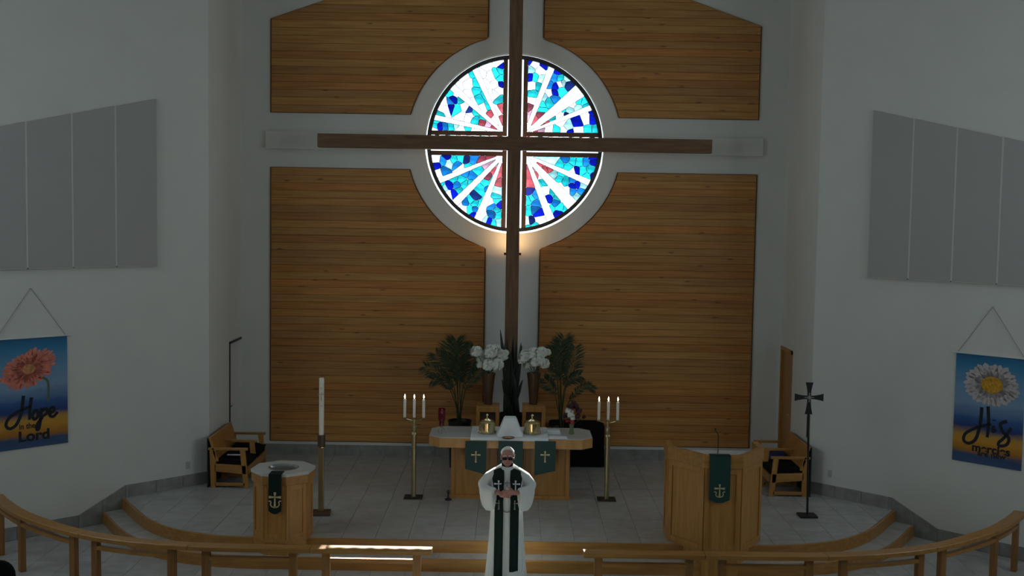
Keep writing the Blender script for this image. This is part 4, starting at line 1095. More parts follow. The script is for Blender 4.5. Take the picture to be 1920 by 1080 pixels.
for i in range(len(outl)-1):
    a, b = Vector((pc+outl[i][0], outl[i][1], 0)), Vector((pc+outl[i+1][0], outl[i+1][1], 0)); L_ = (b-a).length; t = (b-a)/L_; nv = Vector((t.y, -t.x, 0))
    for x0, x1, z0, z1 in ((0, .065, ZP+.03, PZ-.17), (L_-.065, L_, ZP+.03, PZ-.17), (.065, L_-.065, ZP+.03, ZP+.10), (.065, L_-.065, PZ-.25, PZ-.17)):
        b4 = [a+t*x+nv*o+Vector((0, 0, z0)) for x, o in ((x0, -.003), (x1, -.003), (x1, .016), (x0, .016))]
        MB().hexa(b4, [q_+Vector((0, 0, z1-z0)) for q_ in b4]).build('panel_frame', 'oak', e, bevel=.003)
mp_ = pxy(1346, 851, 14.75)
me_ = empty('gooseneck_microphone', (mp_.x, 14.75, PZ-.07), 'black gooseneck microphone rising from the pulpit desk', 'microphone')
MB().lathe([(.035, 0), (.035, .012), (.012, .02)], (mp_.x, 14.75, PZ-.0698), 14).build('mount', 'black', me_, smooth=True)
zt_ = pxy(1342, 806, 14.62)
MB().tube(smoothpath([(mp_.x, 14.75, PZ-.055), (mp_.x, 14.75, PZ+.1), (mp_.x-.01, 14.72, PZ+.22), (zt_.x, 14.66, zt_.z-.02)], 6), .006, 8).build('gooseneck', 'black', me_, smooth=True)
MB().ball((zt_.x, 14.645, zt_.z), (.014, .025, .016), 10, 8).build('microphone_head', 'black', me_, smooth=True)
e, xa, xb, z1 = hanging('green cloth with gold emblem hanging on the pulpit front', 1329, 1368, 855, 943, 14.45-.038, None, emb=.17, z_over=PZ+.007, evv=920)
MB().box((xa, 14.45-.044, PZ+.001), (xb, 14.52, PZ+.007)).build('cloth_fold', 'green', e)

# ------------------------------------------------------------------ processional cross
p = pxz(1513.5, 968, ZP); x, y = p.x, p.y; zc_ = lambda v: pxy(1516, v, y).z
e = empty('processional_cross', (x, y, ZP), 'black processional cross with flared arms on a pole stand', 'cross')
MB().cbox((x, y, ZP+.014), (.26, .24, .028)).build('base_plate', 'black', e, bevel=.003)
xt = pxy(1517, 745, y).x
MB().tube([(x, y, ZP+.028), (xt*.3+x*.7, y, ZP+.6), (xt, y, zc_(775))], .016, 10).build('pole', 'black', e, smooth=True)
MB().tube([(xt, y, zc_(820)), (xt, y, zc_(778))], .022, 10).build('sleeve', 'black', e, smooth=True)
cz_ = zc_(745)
def flare(d, l):
    d = Vector(d); q_ = Vector((-d.z, 0, d.x)); a0 = Vector((xt, y, cz_))
    P = [(0.0, .022), (l*.45, .028), (l*.8, .042), (l, .055)]
    rings = [[a0+d*t+q_*w_+Vector((0, -.012, 0)), a0+d*t+q_*w_+Vector((0, .012, 0)), a0+d*t-q_*w_+Vector((0, .012, 0)), a0+d*t-q_*w_+Vector((0, -.012, 0))] for t, w_ in P]
    MB().loft(rings).build('flared_arm', 'black', e)
flare((1, 0, 0), .21); flare((-1, 0, 0), .21); flare((0, 0, 1), .22); flare((0, 0, -1), .25)
m = MB(); m.lathe([(.03, -.014), (.05, -.02)], (0, 0, 0), 16)
MB().tube([(xt, y-.012, cz_), (xt, y-.02, cz_)], .028, 16).build('centre_disc', 'silver_thread', e)
for dx, dz in ((.05, 0), (-.05, 0), (0, .05), (0, -.05)): MB().cbox((xt+dx*.9, y-.015, cz_+dz*.9), (.05 if dx else .014, .008, .05 if dz else .014)).build('inlay_bar', 'silver_thread', e)

# ------------------------------------------------------------------ clergy benches along the chancel side walls
def bench(sg):
    xb_ = sg*(AX-.07); xf = sg*(AX-.72); y0, y1 = 17.48, 18.80
    lab = 'two-seat oak clergy bench with black seats, beside the font' if sg < 0 else 'two-seat oak clergy bench with black seats, behind the processional cross'
    e = empty('clergy_bench', (sg*(AX-.4), (y0+y1)/2, ZP), lab, 'bench', 'clergy benches')
    X = lambda d: sg*(AX-.07-d)          # d = distance from the wall side
    ym = (y0+y1)/2; t = .05
    for yy_ in (y0, ym-t/2, y1-t):
        def bar(pts, w_): # pts in (d, z) quad extruded along y
            m = MB().loft([[(X(d), yy_, ZP+z) for d, z in pts], [(X(d), yy_+t, ZP+z) for d, z in pts]])
            return m
        bar([(.04, 0), (.12, 0), (.12, .60), (.02, .60)], 0).build('rear_post', 'oak', e, bevel=.005)
        bar([(.56, 0), (.64, 0), (.58, .60), (.50, .60)], 0).build('front_post', 'oak', e, bevel=.005)
        bar([(.0, .60), (.62, .60), (.62, .64), (.0, .64)], 0).build('armrest', 'oak_h', e, bevel=.006)
        bar([(.10, .03), (.58, .03), (.58, .08), (.10, .08)], 0).build('foot_rail', 'oak_h', e, bevel=.004)
        bar([(.10, .26), (.60, .22), (.60, .36), (.10, .38)], 0).build('side_rail', 'oak_h', e, bevel=.004)
    for a, b in ((y0+t+.004, ym-t/2-.004), (ym+t/2+.004, y1-t-.004)):
        m = MB().loft([[(X(d), a, ZP+z) for d, z in [(.10, .38), (.62, .34), (.62, .42), (.14, .46)]], [(X(d), b, ZP+z) for d, z in [(.10, .38), (.62, .34), (.62, .42), (.14, .46)]]])
        m.build('seat_cushion', 'blackcloth', e, bevel=.015)
    for a, b in ((y0, ym-.01), (ym+.01, y1)):
        m = MB().loft([[(X(d), a, ZP+z) for d, z in [(.12, .42), (.16, .42), (.04, .80), (0.0, .80)]], [(X(d), b, ZP+z) for d, z in [(.12, .42), (.16, .42), (.04, .80), (0.0, .80)]]])
        m.build('backrest', 'oak', e, bevel=.006)
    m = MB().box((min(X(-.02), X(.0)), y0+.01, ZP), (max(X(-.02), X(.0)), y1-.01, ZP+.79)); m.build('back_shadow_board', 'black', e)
    MB().loft([[(X(d), a, ZP+z) for d, z in [(.60, .22), (.64, .22), (.64, .34), (.60, .34)]] for a in (y0+t, y1-t)]).build('front_rail', 'oak_h', e, bevel=.004)
    return X, y0, y1, ym, t
for sg in (-1, 1):
    X, y0, y1, ym, t = bench(sg)
    zs = ZP+.478
    if sg < 0:
        e = empty('hymnal', (X(.36), y0+.3, zs), 'black hymnal with pale page edges lying on the bench beside the font', 'book')
        for k in range(1):
            MB().cbox((X(.36), y0+.30, zs-.008), (.24, .17, .006)).build('cover', 'blackcloth', e); MB().cbox((X(.36), y0+.30, zs+.008), (.23, .16, .026)).build('pages', 'paper', e); MB().cbox((X(.36), y0+.30, zs+.024), (.24, .17, .006)).build('cover', 'blackcloth', e)
        nm, lab, mt = 'folded_coat', 'black coat dropped over the far seat of the bench beside the font', 'blackcloth'
    else:
        nm, lab, mt = 'folded_coat', 'navy cloth dropped over the far seat of the bench behind the processional cross', 'navy'
    m = MB(); rnd = random.Random(3+sg)
    n = 14; vs = []
    rings = []
    for i in range(n+1):
        d = .20+.44*i/n; base = .480 - .05*(d-.12)/.5
        row = []
        for j in range(11):
            yv = ym+.06+(y1-ym-.14)*j/10; h_ = .10*math.sin(math.pi*j/10)**.5*(.6+.4*rnd.random())*(1 if i < n-3 else .7)
            row.append((d, yv, base + h_))
        rings.append(row)
    top = [(X(d), yv, ZP+z) for r in rings for d, yv, z in r]; bot = [(X(d), yv, ZP+(.478 - .052*(d-.12)/.5)) for r in rings for d, yv, z in r]
    N_ = len(top); fs = []
    for i in range(n):
        for j in range(10):
            a = i*11+j; fs += [(a, a+1, a+12, a+11), (N_+a, N_+a+11, N_+a+12, N_+a+1)]
    bd = [i for i in range(11)] + [i*11+10 for i in range(1, n+1)] + [n*11+j for j in range(9, -1, -1)] + [i*11 for i in range(n-1, 0, -1)]
    for k in range(len(bd)): a, b = bd[k], bd[(k+1) % len(bd)]; fs.append((a, b, N_+b, N_+a))
    m.add(top+bot, fs).build(nm, mt, label=lab, cat='garment', smooth='all')

# ------------------------------------------------------------------ plants behind the altar
def frond(base, path, nl, ll, rnd, width=.0075, droop=.22):
    m = MB(); P = smoothpath([base] + path, 8); n = len(P)
    m.tube(P, [.011*(1-.8*i/n) for i in range(n)], 5)
    st_ = int(n*.38)
    for i in range(st_, n):
        f = (i-st_)/(n-st_); t = (P[min(i+1, n-1)]-P[i-1]).normalized(); s_ = t.cross(Vector((0, 1, 0.001))).normalized()
        L_ = ll*(math.sin(math.pi*(.12+.80*f))**.7)
        for rep in range(nl+1):
            for sd in (-1, 1):
                d = (s_*sd*(.75+.2*rnd.random()) + t*(.75+.3*f) + Vector((0, rnd.uniform(-.35, .35), 0))).normalized()
                a = P[i] + t*rnd.uniform(-.03, .03); l_ = L_*rnd.uniform(.8, 1.1)
                mid = a + d*l_*.5; tip = a + d*l_ + Vector((0, 0, -droop*l_*(1-f*.5)))
                w_ = (t.cross(d).cross(d)).normalized()*width if t.cross(d).length > 1e-3 else s_*width
                m.add([a, mid+w_, tip, mid-w_], [(0, 1, 2, 3)])
    return m
def palm(u, v, y, lab, fronds, z_rim, seed):
    rnd = random.Random(seed); b = pxy(u, v, y)
    e = empty('potted_palm', (b.x, y, ZP), lab, 'plant', 'potted palms behind the altar')
    MB().lathe([(.15, 0), (.17, .02), (.20, z_rim-ZP-.02), (.21, z_rim-ZP), (.19, z_rim-ZP), (.185, z_rim-ZP-.04), (.01, z_rim-ZP-.04)], (b.x, y, ZP), 24).build('planter', 'black', e, smooth=True)
    for fr in fronds:
        pts = [pxy(a, c, y+dy) for a, c, dy in fr['p']]
        frond(Vector((b.x+rnd.uniform(-.03, .03), y+rnd.uniform(-.03, .03), z_rim-.05)), pts, fr.get('n', 2), fr.get('l', .35), rnd).build('frond', 'leaf', e)
palm(862, 792, 19.15, 'potted palm with tall feathery fronds on the font side of the altar', [
    dict(p=[(858, 720, 0), (856, 670, .0), (856, 640, -.05)], l=.36, n=3), dict(p=[(852, 730, -.05), (838, 690, -.1), (818, 665, -.15)], l=.30), dict(p=[(846, 735, .05), (828, 705, .05), (798, 688, .1)], l=.26),
    dict(p=[(868, 725, 0), (877, 690, .05), (888, 655, .1)], l=.34, n=3), dict(p=[(862, 725, .1), (864, 690, .15), (868, 650, .2)], l=.34, n=3), dict(p=[(872, 735, -.1), (890, 705, -.12), (902, 690, -.15)], l=.22), dict(p=[(850, 735, .1), (832, 712, .15), (812, 712, .2)], l=.22),
    dict(p=[(856, 715, -.1), (846, 680, -.12), (842, 650, -.15)], l=.34, n=3)], 1.16, 1)
palm(1052, 797, 18.95, 'potted palm with one drooping frond beside the black table', [
    dict(p=[(1052, 720, 0), (1055, 670, .0), (1058, 636, -.05)], l=.34, n=3), dict(p=[(1046, 720, .05), (1040, 685, .1), (1036, 655, .1)], l=.30, n=3), dict(p=[(1060, 730, 0), (1072, 690, .05), (1078, 655, .1)], l=.30, n=3),
    dict(p=[(1062, 765, -.05), (1078, 738, -.1), (1098, 724, -.12), (1112, 729, -.15)], l=.14), dict(p=[(1042, 745, -.05), (1032, 725, -.05), (1022, 712, -.08)], l=.24), dict(p=[(1058, 730, .1), (1070, 712, .12), (1086, 705, .15)], l=.22), dict(p=[(1050, 715, .1), (1048, 672, .15), (1050, 644, .2)], l=.32, n=3)], 1.10, 2)
# snake plant
p = pxy(958, 785, 18.95); rnd = random.Random(5)
e = empty('snake_plant', (p.x, 18.95, ZP), 'tall dark snake plant in a black pot in front of the big cross', 'plant')
MB().lathe([(.16, 0), (.19, .03), (.21, .98), (.22, 1.0), (.20, 1.0), (.19, .95), (.01, .95)], (p.x, 18.95, ZP), 24).build('pot', 'black', e, smooth=True)
for k in range(22):
    a = rnd.uniform(0, 2*math.pi); r0 = rnd.uniform(.02, .15); u1 = rnd.uniform(940, 978); v1 = rnd.uniform(640, 715)
    if k < 6: u1, v1 = [(938, 618), (950, 632), (963, 628), (979, 648), (968, 640), (980, 712)][k]
    yb2 = 18.95 + r0*math.sin(a); b = Vector((p.x + r0*math.cos(a), yb2, ZP+.94)); tp = pxy(u1, v1, yb2 + rnd.uniform(-.08, .08))
    md = b.lerp(tp, .5) + Vector((rnd.uniform(-.04, .04), rnd.uniform(-.04, .04), 0)); P = smoothpath([b, md, tp], 6); n = len(P); ang = rnd.uniform(-.7, .7)
    q_ = Vector((math.cos(ang), math.sin(ang), 0)); nn = Vector((-q_.y, q_.x, 0)); ws = [.032*min(1, (1-i/(n-1))*3.0)**.8*(.75+.4*math.sin(math.pi*i/n)) for i in range(n)]
    def blade(w0, w1, th):
        m = MB(); rings = [[P[i]-q_*ws[i]*w1, P[i]+nn*th+(q_*0), P[i]+q_*ws[i]*w1, P[i]-nn*th] for i in range(n)]; return m.loft(rings)
    lf = blade(0, 1, .006).build('leaf', 'snake', e)
    for sd in (-1, 1): MB().tube([P[i]+q_*ws[i]*sd for i in range(n)], .004, 4).build('leaf_margin', 'snake_edge', lf)
# flower stands and tall vases
for i, (u, y, lab1, lab2) in enumerate(((915, 18.45, 'open oak stand behind the altar under the flower vase near the red votive lamp side', ''), (1001, 18.45, '', ''))):
    side = 'left-leaning' ; near = 'the red votive lamp' if i == 0 else 'the small flower vase'
    p = pxy(u, 758, y); zt_ = p.z
    e = empty('flower_stand', (p.x, y, ZP), 'open oak plant stand under the bronze vase nearer %s' % near, 'stand', 'oak stands behind the altar')
    hw_ = .19
    MB().box((p.x-hw_, y-hw_, zt_-.10), (p.x+hw_, y+hw_, zt_)).build('stand_top', 'oak', e, bevel=.006)
    for a in (-1, 1):
        for b in (-1, 1): MB().box((p.x+a*(hw_-.03)-.03, y+b*(hw_-.03)-.03, ZP), (p.x+a*(hw_-.03)+.03, y+b*(hw_-.03)+.03, zt_-.10)).build('leg', 'oak', e, bevel=.004)
    MB().box((p.x-hw_+.06, y+hw_-.05, ZP+.15), (p.x+hw_-.06, y+hw_-.03, zt_-.10)).build('shade_board', 'bronze', e)  # dark board put in for the shade inside the open stand
    MB().box((p.x-hw_+.01, y-hw_+.01, ZP+.12), (p.x+hw_-.01, y+hw_-.01, ZP+.15)).build('shelf', 'oak_h', e)
    p2 = pxy(u if i == 0 else 1000, 757, y); zt2 = zt_+.0005
    v = empty('flower_urn', (p2.x, y, zt2), 'tall tapered bronze vase of white blossoms nearer %s' % near, 'vase', 'vases of white blossoms')
    zh = pxy(u, 699, y).z - zt2
    MB().lathe([(.068, 0), (.07, .01), (.078, zh*.3), (.105, zh*.85), (.118, zh), (.10, zh), (.09, zh*.9)], (p2.x, y, zt2), 28).build('urn', 'urn', v, smooth=True)
    heads = [(893, 660, 24), (905, 672, 26), (920, 660, 28), (940, 668, 26), (915, 685, 24), (932, 684, 26), (930, 655, 20), (900, 685, 14), (948, 662, 13)] if i == 0 else [(985, 668, 26), (1000, 664, 26), (1015, 662, 24), (1026, 661, 15), (1012, 678, 22), (1020, 682, 22), (992, 682, 24), (1003, 680, 20), (978, 676, 16)]
    rnd = random.Random(8+i)
    for j, (hu, hv, hd) in enumerate(heads):
        q_ = pxy(hu, hv, y + rnd.uniform(-.12, .10)); r_ = hd*y/F/2*.95
        flower(q_, r_, 150, 40+j+20*i).build('blossom', 'petal', v)
        MB().tube([(p2.x, y, zt2+zh-.04), q_], .005, 5).build('flower_stem', 'stem', v)
# black draped table
a, b = pxy(1030, 838, 19.4), pxy(1133, 838, 19.4); zt_ = pxy(1100, 796, 19.4).z
e = empty('draped_table', ((a.x+b.x)/2, 19.55, ZP), 'low table draped to the floor in black cloth behind the altar', 'table')
def rrect(x0, x1, y0, y1, r, n=6):
    P = []
    for cx_, cy_, a0 in ((x1-r, y0+r, -math.pi/2), (x1-r, y1-r, 0), (x0+r, y1-r, math.pi/2), (x0+r, y0+r, math.pi)):
        for k in range(n+1): P.append((cx_+r*math.cos(a0+math.pi/2*k/n), cy_+r*math.sin(a0+math.pi/2*k/n)))
    return P
P = rrect(a.x, b.x, 19.33, 19.88, .08); Pi = rrect(a.x+.015, b.x-.015, 19.345, 19.865, .07); Po = [(x+.012*math.sin(i*1.9), y+.012*math.cos(i*2.3)) for i, (x, y) in enumerate(rrect(a.x-.01, b.x+.01, 19.32, 19.89, .1))]
MB().loft([[(x, y, ZP+.004) for x, y in Po], [(x, y, (ZP+zt_)/2) for x, y in P], [(x, y, zt_-.03) for x, y in P], [(x, y, zt_-.008) for x, y in Pi], [(x, y, zt_) for x, y in rrect(a.x+.04, b.x-.04, 19.37, 19.84, .06)]]).build('cloth_drape', 'blackcloth', e, smooth=True)
for sx_ in (a.x+.1, b.x-.1):
    for sy_ in (19.42, 19.8): pass
p = pxz(840, 939, ZP)
e = empty('floor_monitor', (p.x-.0, p.y+.05, ZP), 'tiny black stand on the floor against the altar base', 'stand')
MB().lathe([(.055, 0), (.05, .02), (.02, .03), (.014, .06)], (p.x, p.y+.05, ZP), 14).build('base', 'black', e, smooth=True)
MB().lathe([(.012, .06), (.012, .10), (.024, .115), (.02, .14), (.004, .16)], (p.x, p.y+.05, ZP), 12).build('head', 'black', e, smooth=True)

# ------------------------------------------------------------------ the person
PY = 14.10; PX = pxy(951, 900, PY).x
root = empty('person', (PX, PY, 0), 'person in white alb and dark green stole standing with hands together', 'person')
def L3(x, y, z): return Vector((PX + x, PY + y, z))
def remesh(mb, vox, smooth=2):
    me = mb.mesh('tmp'); o = bpy.data.objects.new('tmp', me); COL.objects.link(o)
    r = o.modifiers.new('r', 'REMESH'); r.mode = 'VOXEL'; r.voxel_size = vox; r.use_smooth_shade = True
    if smooth:
        sm = o.modifiers.new('s', 'SMOOTH'); sm.factor = .5; sm.iterations = smooth
    dg = bpy.context.evaluated_depsgraph_get(); out = bpy.data.meshes.new_from_object(o.evaluated_get(dg))
    bpy.data.objects.remove(o); return out
def put(name, me, mat, parent):
    off = wloc(parent); me.transform(Matrix.Translation(-off)); me.materials.clear(); me.materials.append(MAT[mat])
    me.polygons.foreach_set('use_smooth', [True]*len(me.polygons))
    o = bpy.data.objects.new(name, me); COL.objects.link(o); o.parent = parent; return o
def capsule(m, pts, rad, n=12):
    m.tube(pts, rad, n)
    m.ball(pts[0], rad[0] if hasattr(rad, '__len__') else rad, n, 8); m.ball(pts[-1], rad[-1] if hasattr(rad, '__len__') else rad, n, 8)
# body: head, neck, trunk, arms, hands and legs as one surface
B = MB()
HC = L3(0, -.055, 1.655)                       # middle of the head; bowed forward
tilt = Matrix.Rotation(math.radians(-1), 3, 'X')
def H(x, y, z): return HC + tilt @ Vector((x, y, z))
B.ball(H(0, .012, .03), (.074, .095, .088), 18, 14, tilt)        # skull
B.ball(H(0, -.022, -.03), (.062, .066, .085), 16, 12, tilt)      # face
B.ball(H(0, -.045, -.085), (.036, .034, .030), 12, 10, tilt)     # chin
B.ball(H(0, -.02, -.065), (.056, .055, .045), 14, 10, tilt)      # jaw
B.ball(H(0, -.075, .018), (.052, .018, .014), 12, 8, tilt)       # brow
B.tube([H(0, -.082, .012), H(0, -.098, -.018), H(0, -.104, -.032)], [.009, .012, .014], 10); B.ball(H(0, -.102, -.033), .0145, 10, 8)
for sg in (-1, 1):
    B.ball(H(sg*.010, -.092, -.037), .009, 8, 6); B.ball(H(sg*.038, -.068, -.025), (.022, .018, .02), 10, 8, tilt)
    B.ball(H(sg*.075, .012, -.012), (.012, .022, .034), 10, 8, tilt)
B.ball(H(0, -.083, -.058), (.024, .010, .007), 10, 6, tilt); B.ball(H(0, -.081, -.068), (.021, .010, .007), 10, 6, tilt)
capsule(B, [L3(0, -.02, 1.62), L3(0, .01, 1.52), L3(0, .02, 1.42)], [.055, .058, .07])
B.ball(L3(0, .02, 1.28), (.17, .115, .22), 18, 12); B.ball(L3(0, .02, 1.02), (.16, .12, .18), 18, 12)
for sg in (-1, 1):
    capsule(B, [L3(sg*.13, .02, 1.41), L3(sg*.25, .02, 1.22)], [.045, .042])
    capsule(B, [L3(sg*.25, .02, 1.22), L3(sg*.10, -.22, 1.235)], [.042, .030])
    capsule(B, [L3(sg*.09, .02, .96), L3(sg*.10, .0, .52)], [.085, .058]); capsule(B, [L3(sg*.10, 0, .52), L3(sg*.10, .03, .09)], [.056, .038])
    B.ball(L3(sg*.10, -.03, .045), (.045, .13, .045), 12, 8)
    # hand: palm, four fingers bent round the other hand, thumb from the side of the palm
    w_ = L3(sg*.10, -.22, 1.235); zo = .018*sg; yo = -.012*sg
    pm = L3(sg*.050, -.250+yo, 1.235+zo); R_ = Matrix.Rotation(sg*-.35, 3, 'Z')
    B.ball(pm, (.046, .020, .040), 14, 10, R_); capsule(B, [w_, pm], [.028, .026])
    for f in range(4):
        zf = 1.262 - f*.0185 + zo; ln = [.070, .078, .073, .058][f]
        a = L3(sg*.018, -.262+yo, zf); b = L3(sg*(.018-ln*.5), -.270+yo, zf-.004); c_ = L3(sg*(.018-ln*.85), -.260+yo-.004, zf-.010)
        capsule(B, [L3(sg*.045, -.255+yo, zf), a, b, c_], [.0095, .0092, .0085, .0070], 8)
    capsule(B, [L3(sg*.062, -.245+yo, 1.262+zo), L3(sg*.040, -.262+yo, 1.290+zo), L3(sg*.014, -.268+yo, 1.297+zo)], [.012, .0105, .0085], 8)
put('body', remesh(B, .0055, 3), 'skin', root)
# alb: gown and wide sleeves
T = MB(); rings = []; n = 72
prof_ = [(.09, .245, .215, .0), (.30, .228, .20, .0), (.6, .208, .18, .0), (.9, .195, .16, .0), (1.05, .192, .15, .0), (1.2, .200, .148, 0), (1.33, .208, .145, .005), (1.42, .202, .132, .01), (1.47, .170, .115, .015), (1.505, .115, .095, .015), (1.53, .075, .078, .012), (1.545, .066, .070, .008)]
for z, rx, ry, dy in prof_:
    fa = max(0, (1.1-z))*.055
    rings.append([L3(rx*math.cos(a)*(1+fa*math.cos(11*a+1.3)), dy+ry*math.sin(a)*(1+fa*math.cos(11*a+1.3)), z) for a in [2*math.pi*k/n for k in range(n)]])
T.loft(rings)
torso_me = T.mesh('t'); bvh = BVHTree.FromPolygons([v.co for v in torso_me.vertices], [tuple(p.vertices) for p in torso_me.polygons])
Sv = MB()
for sg in (-1, 1):
    # centre line, half width across, up, down
    capsule(Sv, [L3(sg*.12, .01, 1.435), L3(sg*.20, .012, 1.375), L3(sg*.262, .005, 1.285)], [.075, .082, .088], 20)
    st_ = [((.272, .03, 1.255), .075, .07, .10), ((.288, .0, 1.245), .085, .075, .17), ((.285, -.055, 1.24), .085, .075, .23), ((.245, -.12, 1.235), .090, .07, .26), ((.19, -.175, 1.235), .090, .066, .255), ((.145, -.205, 1.235), .090, .062, .222)]
    rr_ = []
    C_ = [Vector(s_[0]) for s_ in st_]
    for i, (c_, wd, u_, dn) in enumerate(st_):
        t = (C_[min(i+1, len(C_)-1)] - C_[max(i-1, 0)]).normalized()
        k_ = min(1, max(0, (abs(t.z)-.35)/.3)); up = Vector((.55*k_, 0, 1))
        up = Vector((0, 0, 1))
        sd = Vector((t.x, t.y, 0)).normalized().cross(Vector((0, 0, 1)))
        if sd.y > 0: sd = -sd
        ring = []
        for k in range(28):
            a = 2*math.pi*k/28; ca, sa_ = math.cos(a), math.sin(a); h_ = u_ if sa_ > 0 else dn
            wv = wd*(1 if sa_ > 0 else 1 - .55*abs(sa_)**2)*.62
            v = C_[i] + sd*ca*wv + up*sa_*h_
            ring.append(L3(sg*v.x, v.y, v.z))
        rr_.append(ring)
    Sv.loft(rr_)
alb = MB(); alb.v = list(T.v); alb.f = list(T.f); alb.add(Sv.v, Sv.f)
put('alb', remesh(alb, .0085, 9), 'alb', root)
# stole
def stole(sg, zend):
    path = [(.0, .105, 1.515), (.055, .085, 1.525), (.088, .03, 1.525), (.102, -.03, 1.500), (.106, -.10, 1.45), (.106, -.16, 1.38)] + [(.104 - .012*min(1, (1.38-z)/.4), -.2, z) for z in [1.30, 1.2, 1.1, 1.0, .9, .8, .7, .6, .5, .4, .3, zend] if z >= zend]
    P = [Vector(p_) for p_ in path]; rows = []
    for i, p_ in enumerate(P):
        t = (P[min(i+1, len(P)-1)]-P[max(i-1, 0)]).normalized(); w_ = (.072 if i < 6 else .062) if i < 8 else .052
        ac_ = Vector((1, 0, 0)) - t*t.x
        if i < 4: ac_ = Vector((.75, -.3, -.35)) if i > 0 else Vector((0.0, .2, -1))
        ac_.normalize(); row = []
        for k in range(7):
            q_ = p_ + ac_*w_*(k/3-1); q_ = L3(sg*q_.x, q_.y, q_.z)
            if i >= 5:
                hit = bvh.ray_cast(Vector((q_.x, PY-1, q_.z)), Vector((0, 1, 0)))
                q_ = Vector((q_.x, hit[0].y, q_.z)) + Vector((0, -.016, 0)) if hit[0] else q_
            else:
                loc, nr, _, _ = bvh.find_nearest(q_); 
                if (q_-loc).dot(nr) < 0 or True: q_ = loc + nr*.016 if nr.dot(loc - L3(0, .01, loc.z)) > 0 or nr.z > 0 else loc - nr*.016
            row.append(q_)
        rows.append(row)
    m = MB(); N_ = 7; vs = [q_ for r in rows for q_ in r]; nv = [q_ + Vector((0, .007, -.002)) for q_ in vs]; b = len(vs); fs = []
    for i in range(len(rows)-1):
        for k in range(6): a = i*N_+k; fs += [(a, a+1, a+N_+1, a+N_), (b+a, b+a+N_, b+a+N_+1, b+a+1)]
        fs += [(i*N_, (i+1)*N_, b+(i+1)*N_, b+i*N_), (i*N_+6, b+i*N_+6, b+(i+1)*N_+6, (i+1)*N_+6)]
    e_ = (len(rows)-1)*N_
    for k in range(6): fs += [(e_+k, e_+k+1, b+e_+k+1, b+e_+k), (k, b+k, b+k+1, k+1)]
    m.add(vs+nv, fs); o = m.build('stole_band', 'green_dark', root, smooth='all')
    for z, h_ in ((1.305, .135), (1.06, .12)):
        x_ = .100 if z > 1.2 else .094; q_ = L3(sg*x_, 0, z); hit = bvh.ray_cast(Vector((q_.x, PY-1, z)), Vector((0, 1, 0)))
        emblem('embroidered_cross', Vector((q_.x, hit[0].y-.019, z)), h_, 'linen' if z > 1.2 else 'silver_thread', o, thick=.003)
stole(-1, .12); stole(1, .22)
hit = bvh.ray_cast(L3(0, -1, 1.33), Vector((0, 1, 0)))
emblem('alb_cross', hit[0]+Vector((0, -.004, 0)), .075, 'silver_thread', root, thick=.003)
# cincture loop
hit = [bvh.ray_cast(L3(x, -1, 1.02-.05*math.sin(math.pi*(x+.07)/.14)), Vector((0, 1, 0)))[0] + Vector((0, -.010, 0)) for x in [-.07+.014*k for k in range(11)]]
MB().tube(hit, .006, 6).build('cord_loop', 'silver_thread', root)
# clerical collar
MB().lathe([(.072, -.04), (.070, .0), (.066, .028), (.060, .03)], L3(0, .002, 1.545), 28, cap=False).build('black_collar', 'blackcloth', root, smooth=True)
MB().cbox(L3(0, -.073, 1.553), (.036, .012, .030), m=Matrix.Rotation(-.15, 3, 'X')).build('white_tab', 'linen', root, bevel=.003)
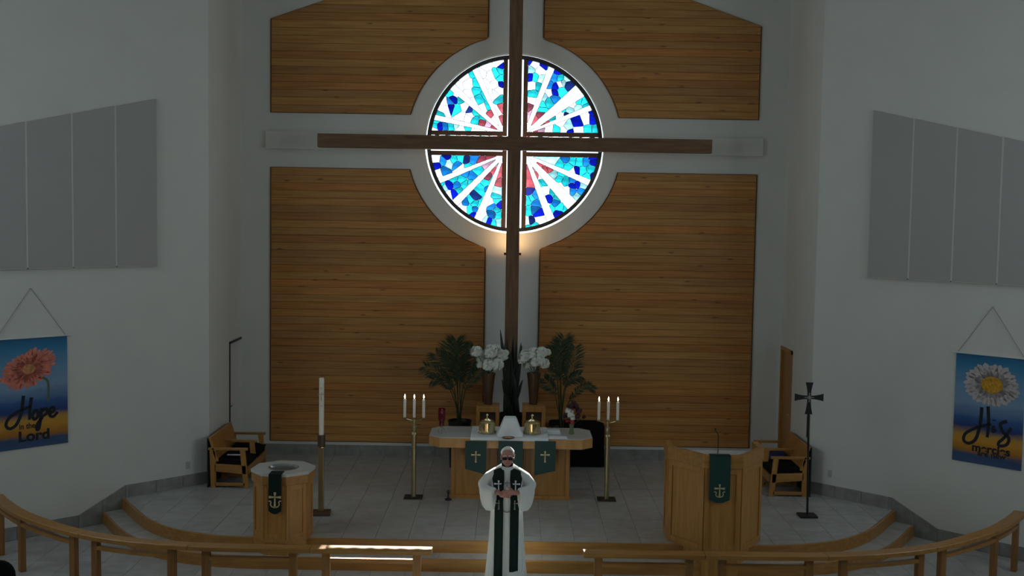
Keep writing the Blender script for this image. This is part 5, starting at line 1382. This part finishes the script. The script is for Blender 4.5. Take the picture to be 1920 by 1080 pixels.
# hair, glasses, eyes
hm = MB(); hm.ball(H(0, .020, .036), (.081, .099, .091), 20, 16, tilt)
hb = hm.mesh('h'); bm = bmesh.new(); bm.from_mesh(hb)
inv = tilt.transposed()
kill = [v for v in bm.verts if (lambda q_: q_.z < (.088 if q_.y < -.05 else (.02 if q_.y < .02 else -.06)))(inv @ (v.co - HC))]
bmesh.ops.delete(bm, geom=kill, context='VERTS')
r_ = random.Random(2)
for v in bm.verts: v.co += (v.co-HC).normalized()*r_.uniform(-.002, .005)
bm.to_mesh(hb); bm.free(); ho = put('hair', hb, 'hair', root); so = ho.modifiers.new('s', 'SOLIDIFY'); so.thickness = .008; so.offset = -1
for sg in (-1, 1):
    MB().ball(H(sg*.031, -.079, -.002), .011, 10, 8, tilt).build('eye', 'eye', root, smooth=True)
    MB().cbox(H(sg*.033, -.101, -.006), (.052, .004, .032), m=tilt).build('spectacle_lens', 'darkglass', root, bevel=.006)
    MB().tube([H(sg*.058, -.100, .004), H(sg*.080, -.06, .002), H(sg*.080, .012, .0)], .0035, 6).build('spectacle_arm', 'black', root)
    MB().tube([H(sg*.012, -.09, .026), H(sg*.034, -.092, .031), H(sg*.055, -.08, .024)], .005, 6).build('eyebrow', 'hair', root)
MB().tube([H(-.060, -.101, .011), H(0, -.106, .009), H(.060, -.101, .011)], .0045, 6).build('spectacle_frame', 'black', root)
MB().ball(H(0, -.0885, -.0625), (.021, .006, .006), 10, 6, tilt).build('lips', 'lips', root, smooth=True)
root.scale = (1.07, 1.04, 1.0)

# ------------------------------------------------------------------ dark chairs at the front of the nave, mostly out of the picture
def nave_chair(x, y, lab):
    e = empty('padded_chair', (x, y, 0), lab, 'chair', 'black chairs at the edges of the nave')
    MB().box((x-.24, y+.02, .42), (x+.24, y+.48, .49)).build('seat', 'blackcloth', e, bevel=.02)
    P = rrect(x-.25, x+.25, .56, .92, .16)
    MB().loft([[(a, y-.03, b) for a, b in P], [(a, y+.02, b) for a, b in P]]).build('backrest', 'blackcloth', e, bevel=.01)
    for a in (-.22, .22):
        MB().box((x+a-.012, y+.44, 0), (x+a+.012, y+.464, .42)).build('leg', 'black', e); MB().hexa([(x+a-.012, y-.04, 0), (x+a+.012, y-.04, 0), (x+a+.012, y-.016, 0), (x+a-.012, y-.016, 0)], [(x+a-.012, y+.021, .70), (x+a+.012, y+.021, .70), (x+a+.012, y+.035, .70), (x+a-.012, y+.035, .70)]).build('leg', 'black', e)
nave_chair(-5.56, 11.85, 'black padded chair before the rail on the font side')
nave_chair(5.62, 11.85, 'black padded chair before the rail on the pulpit side')
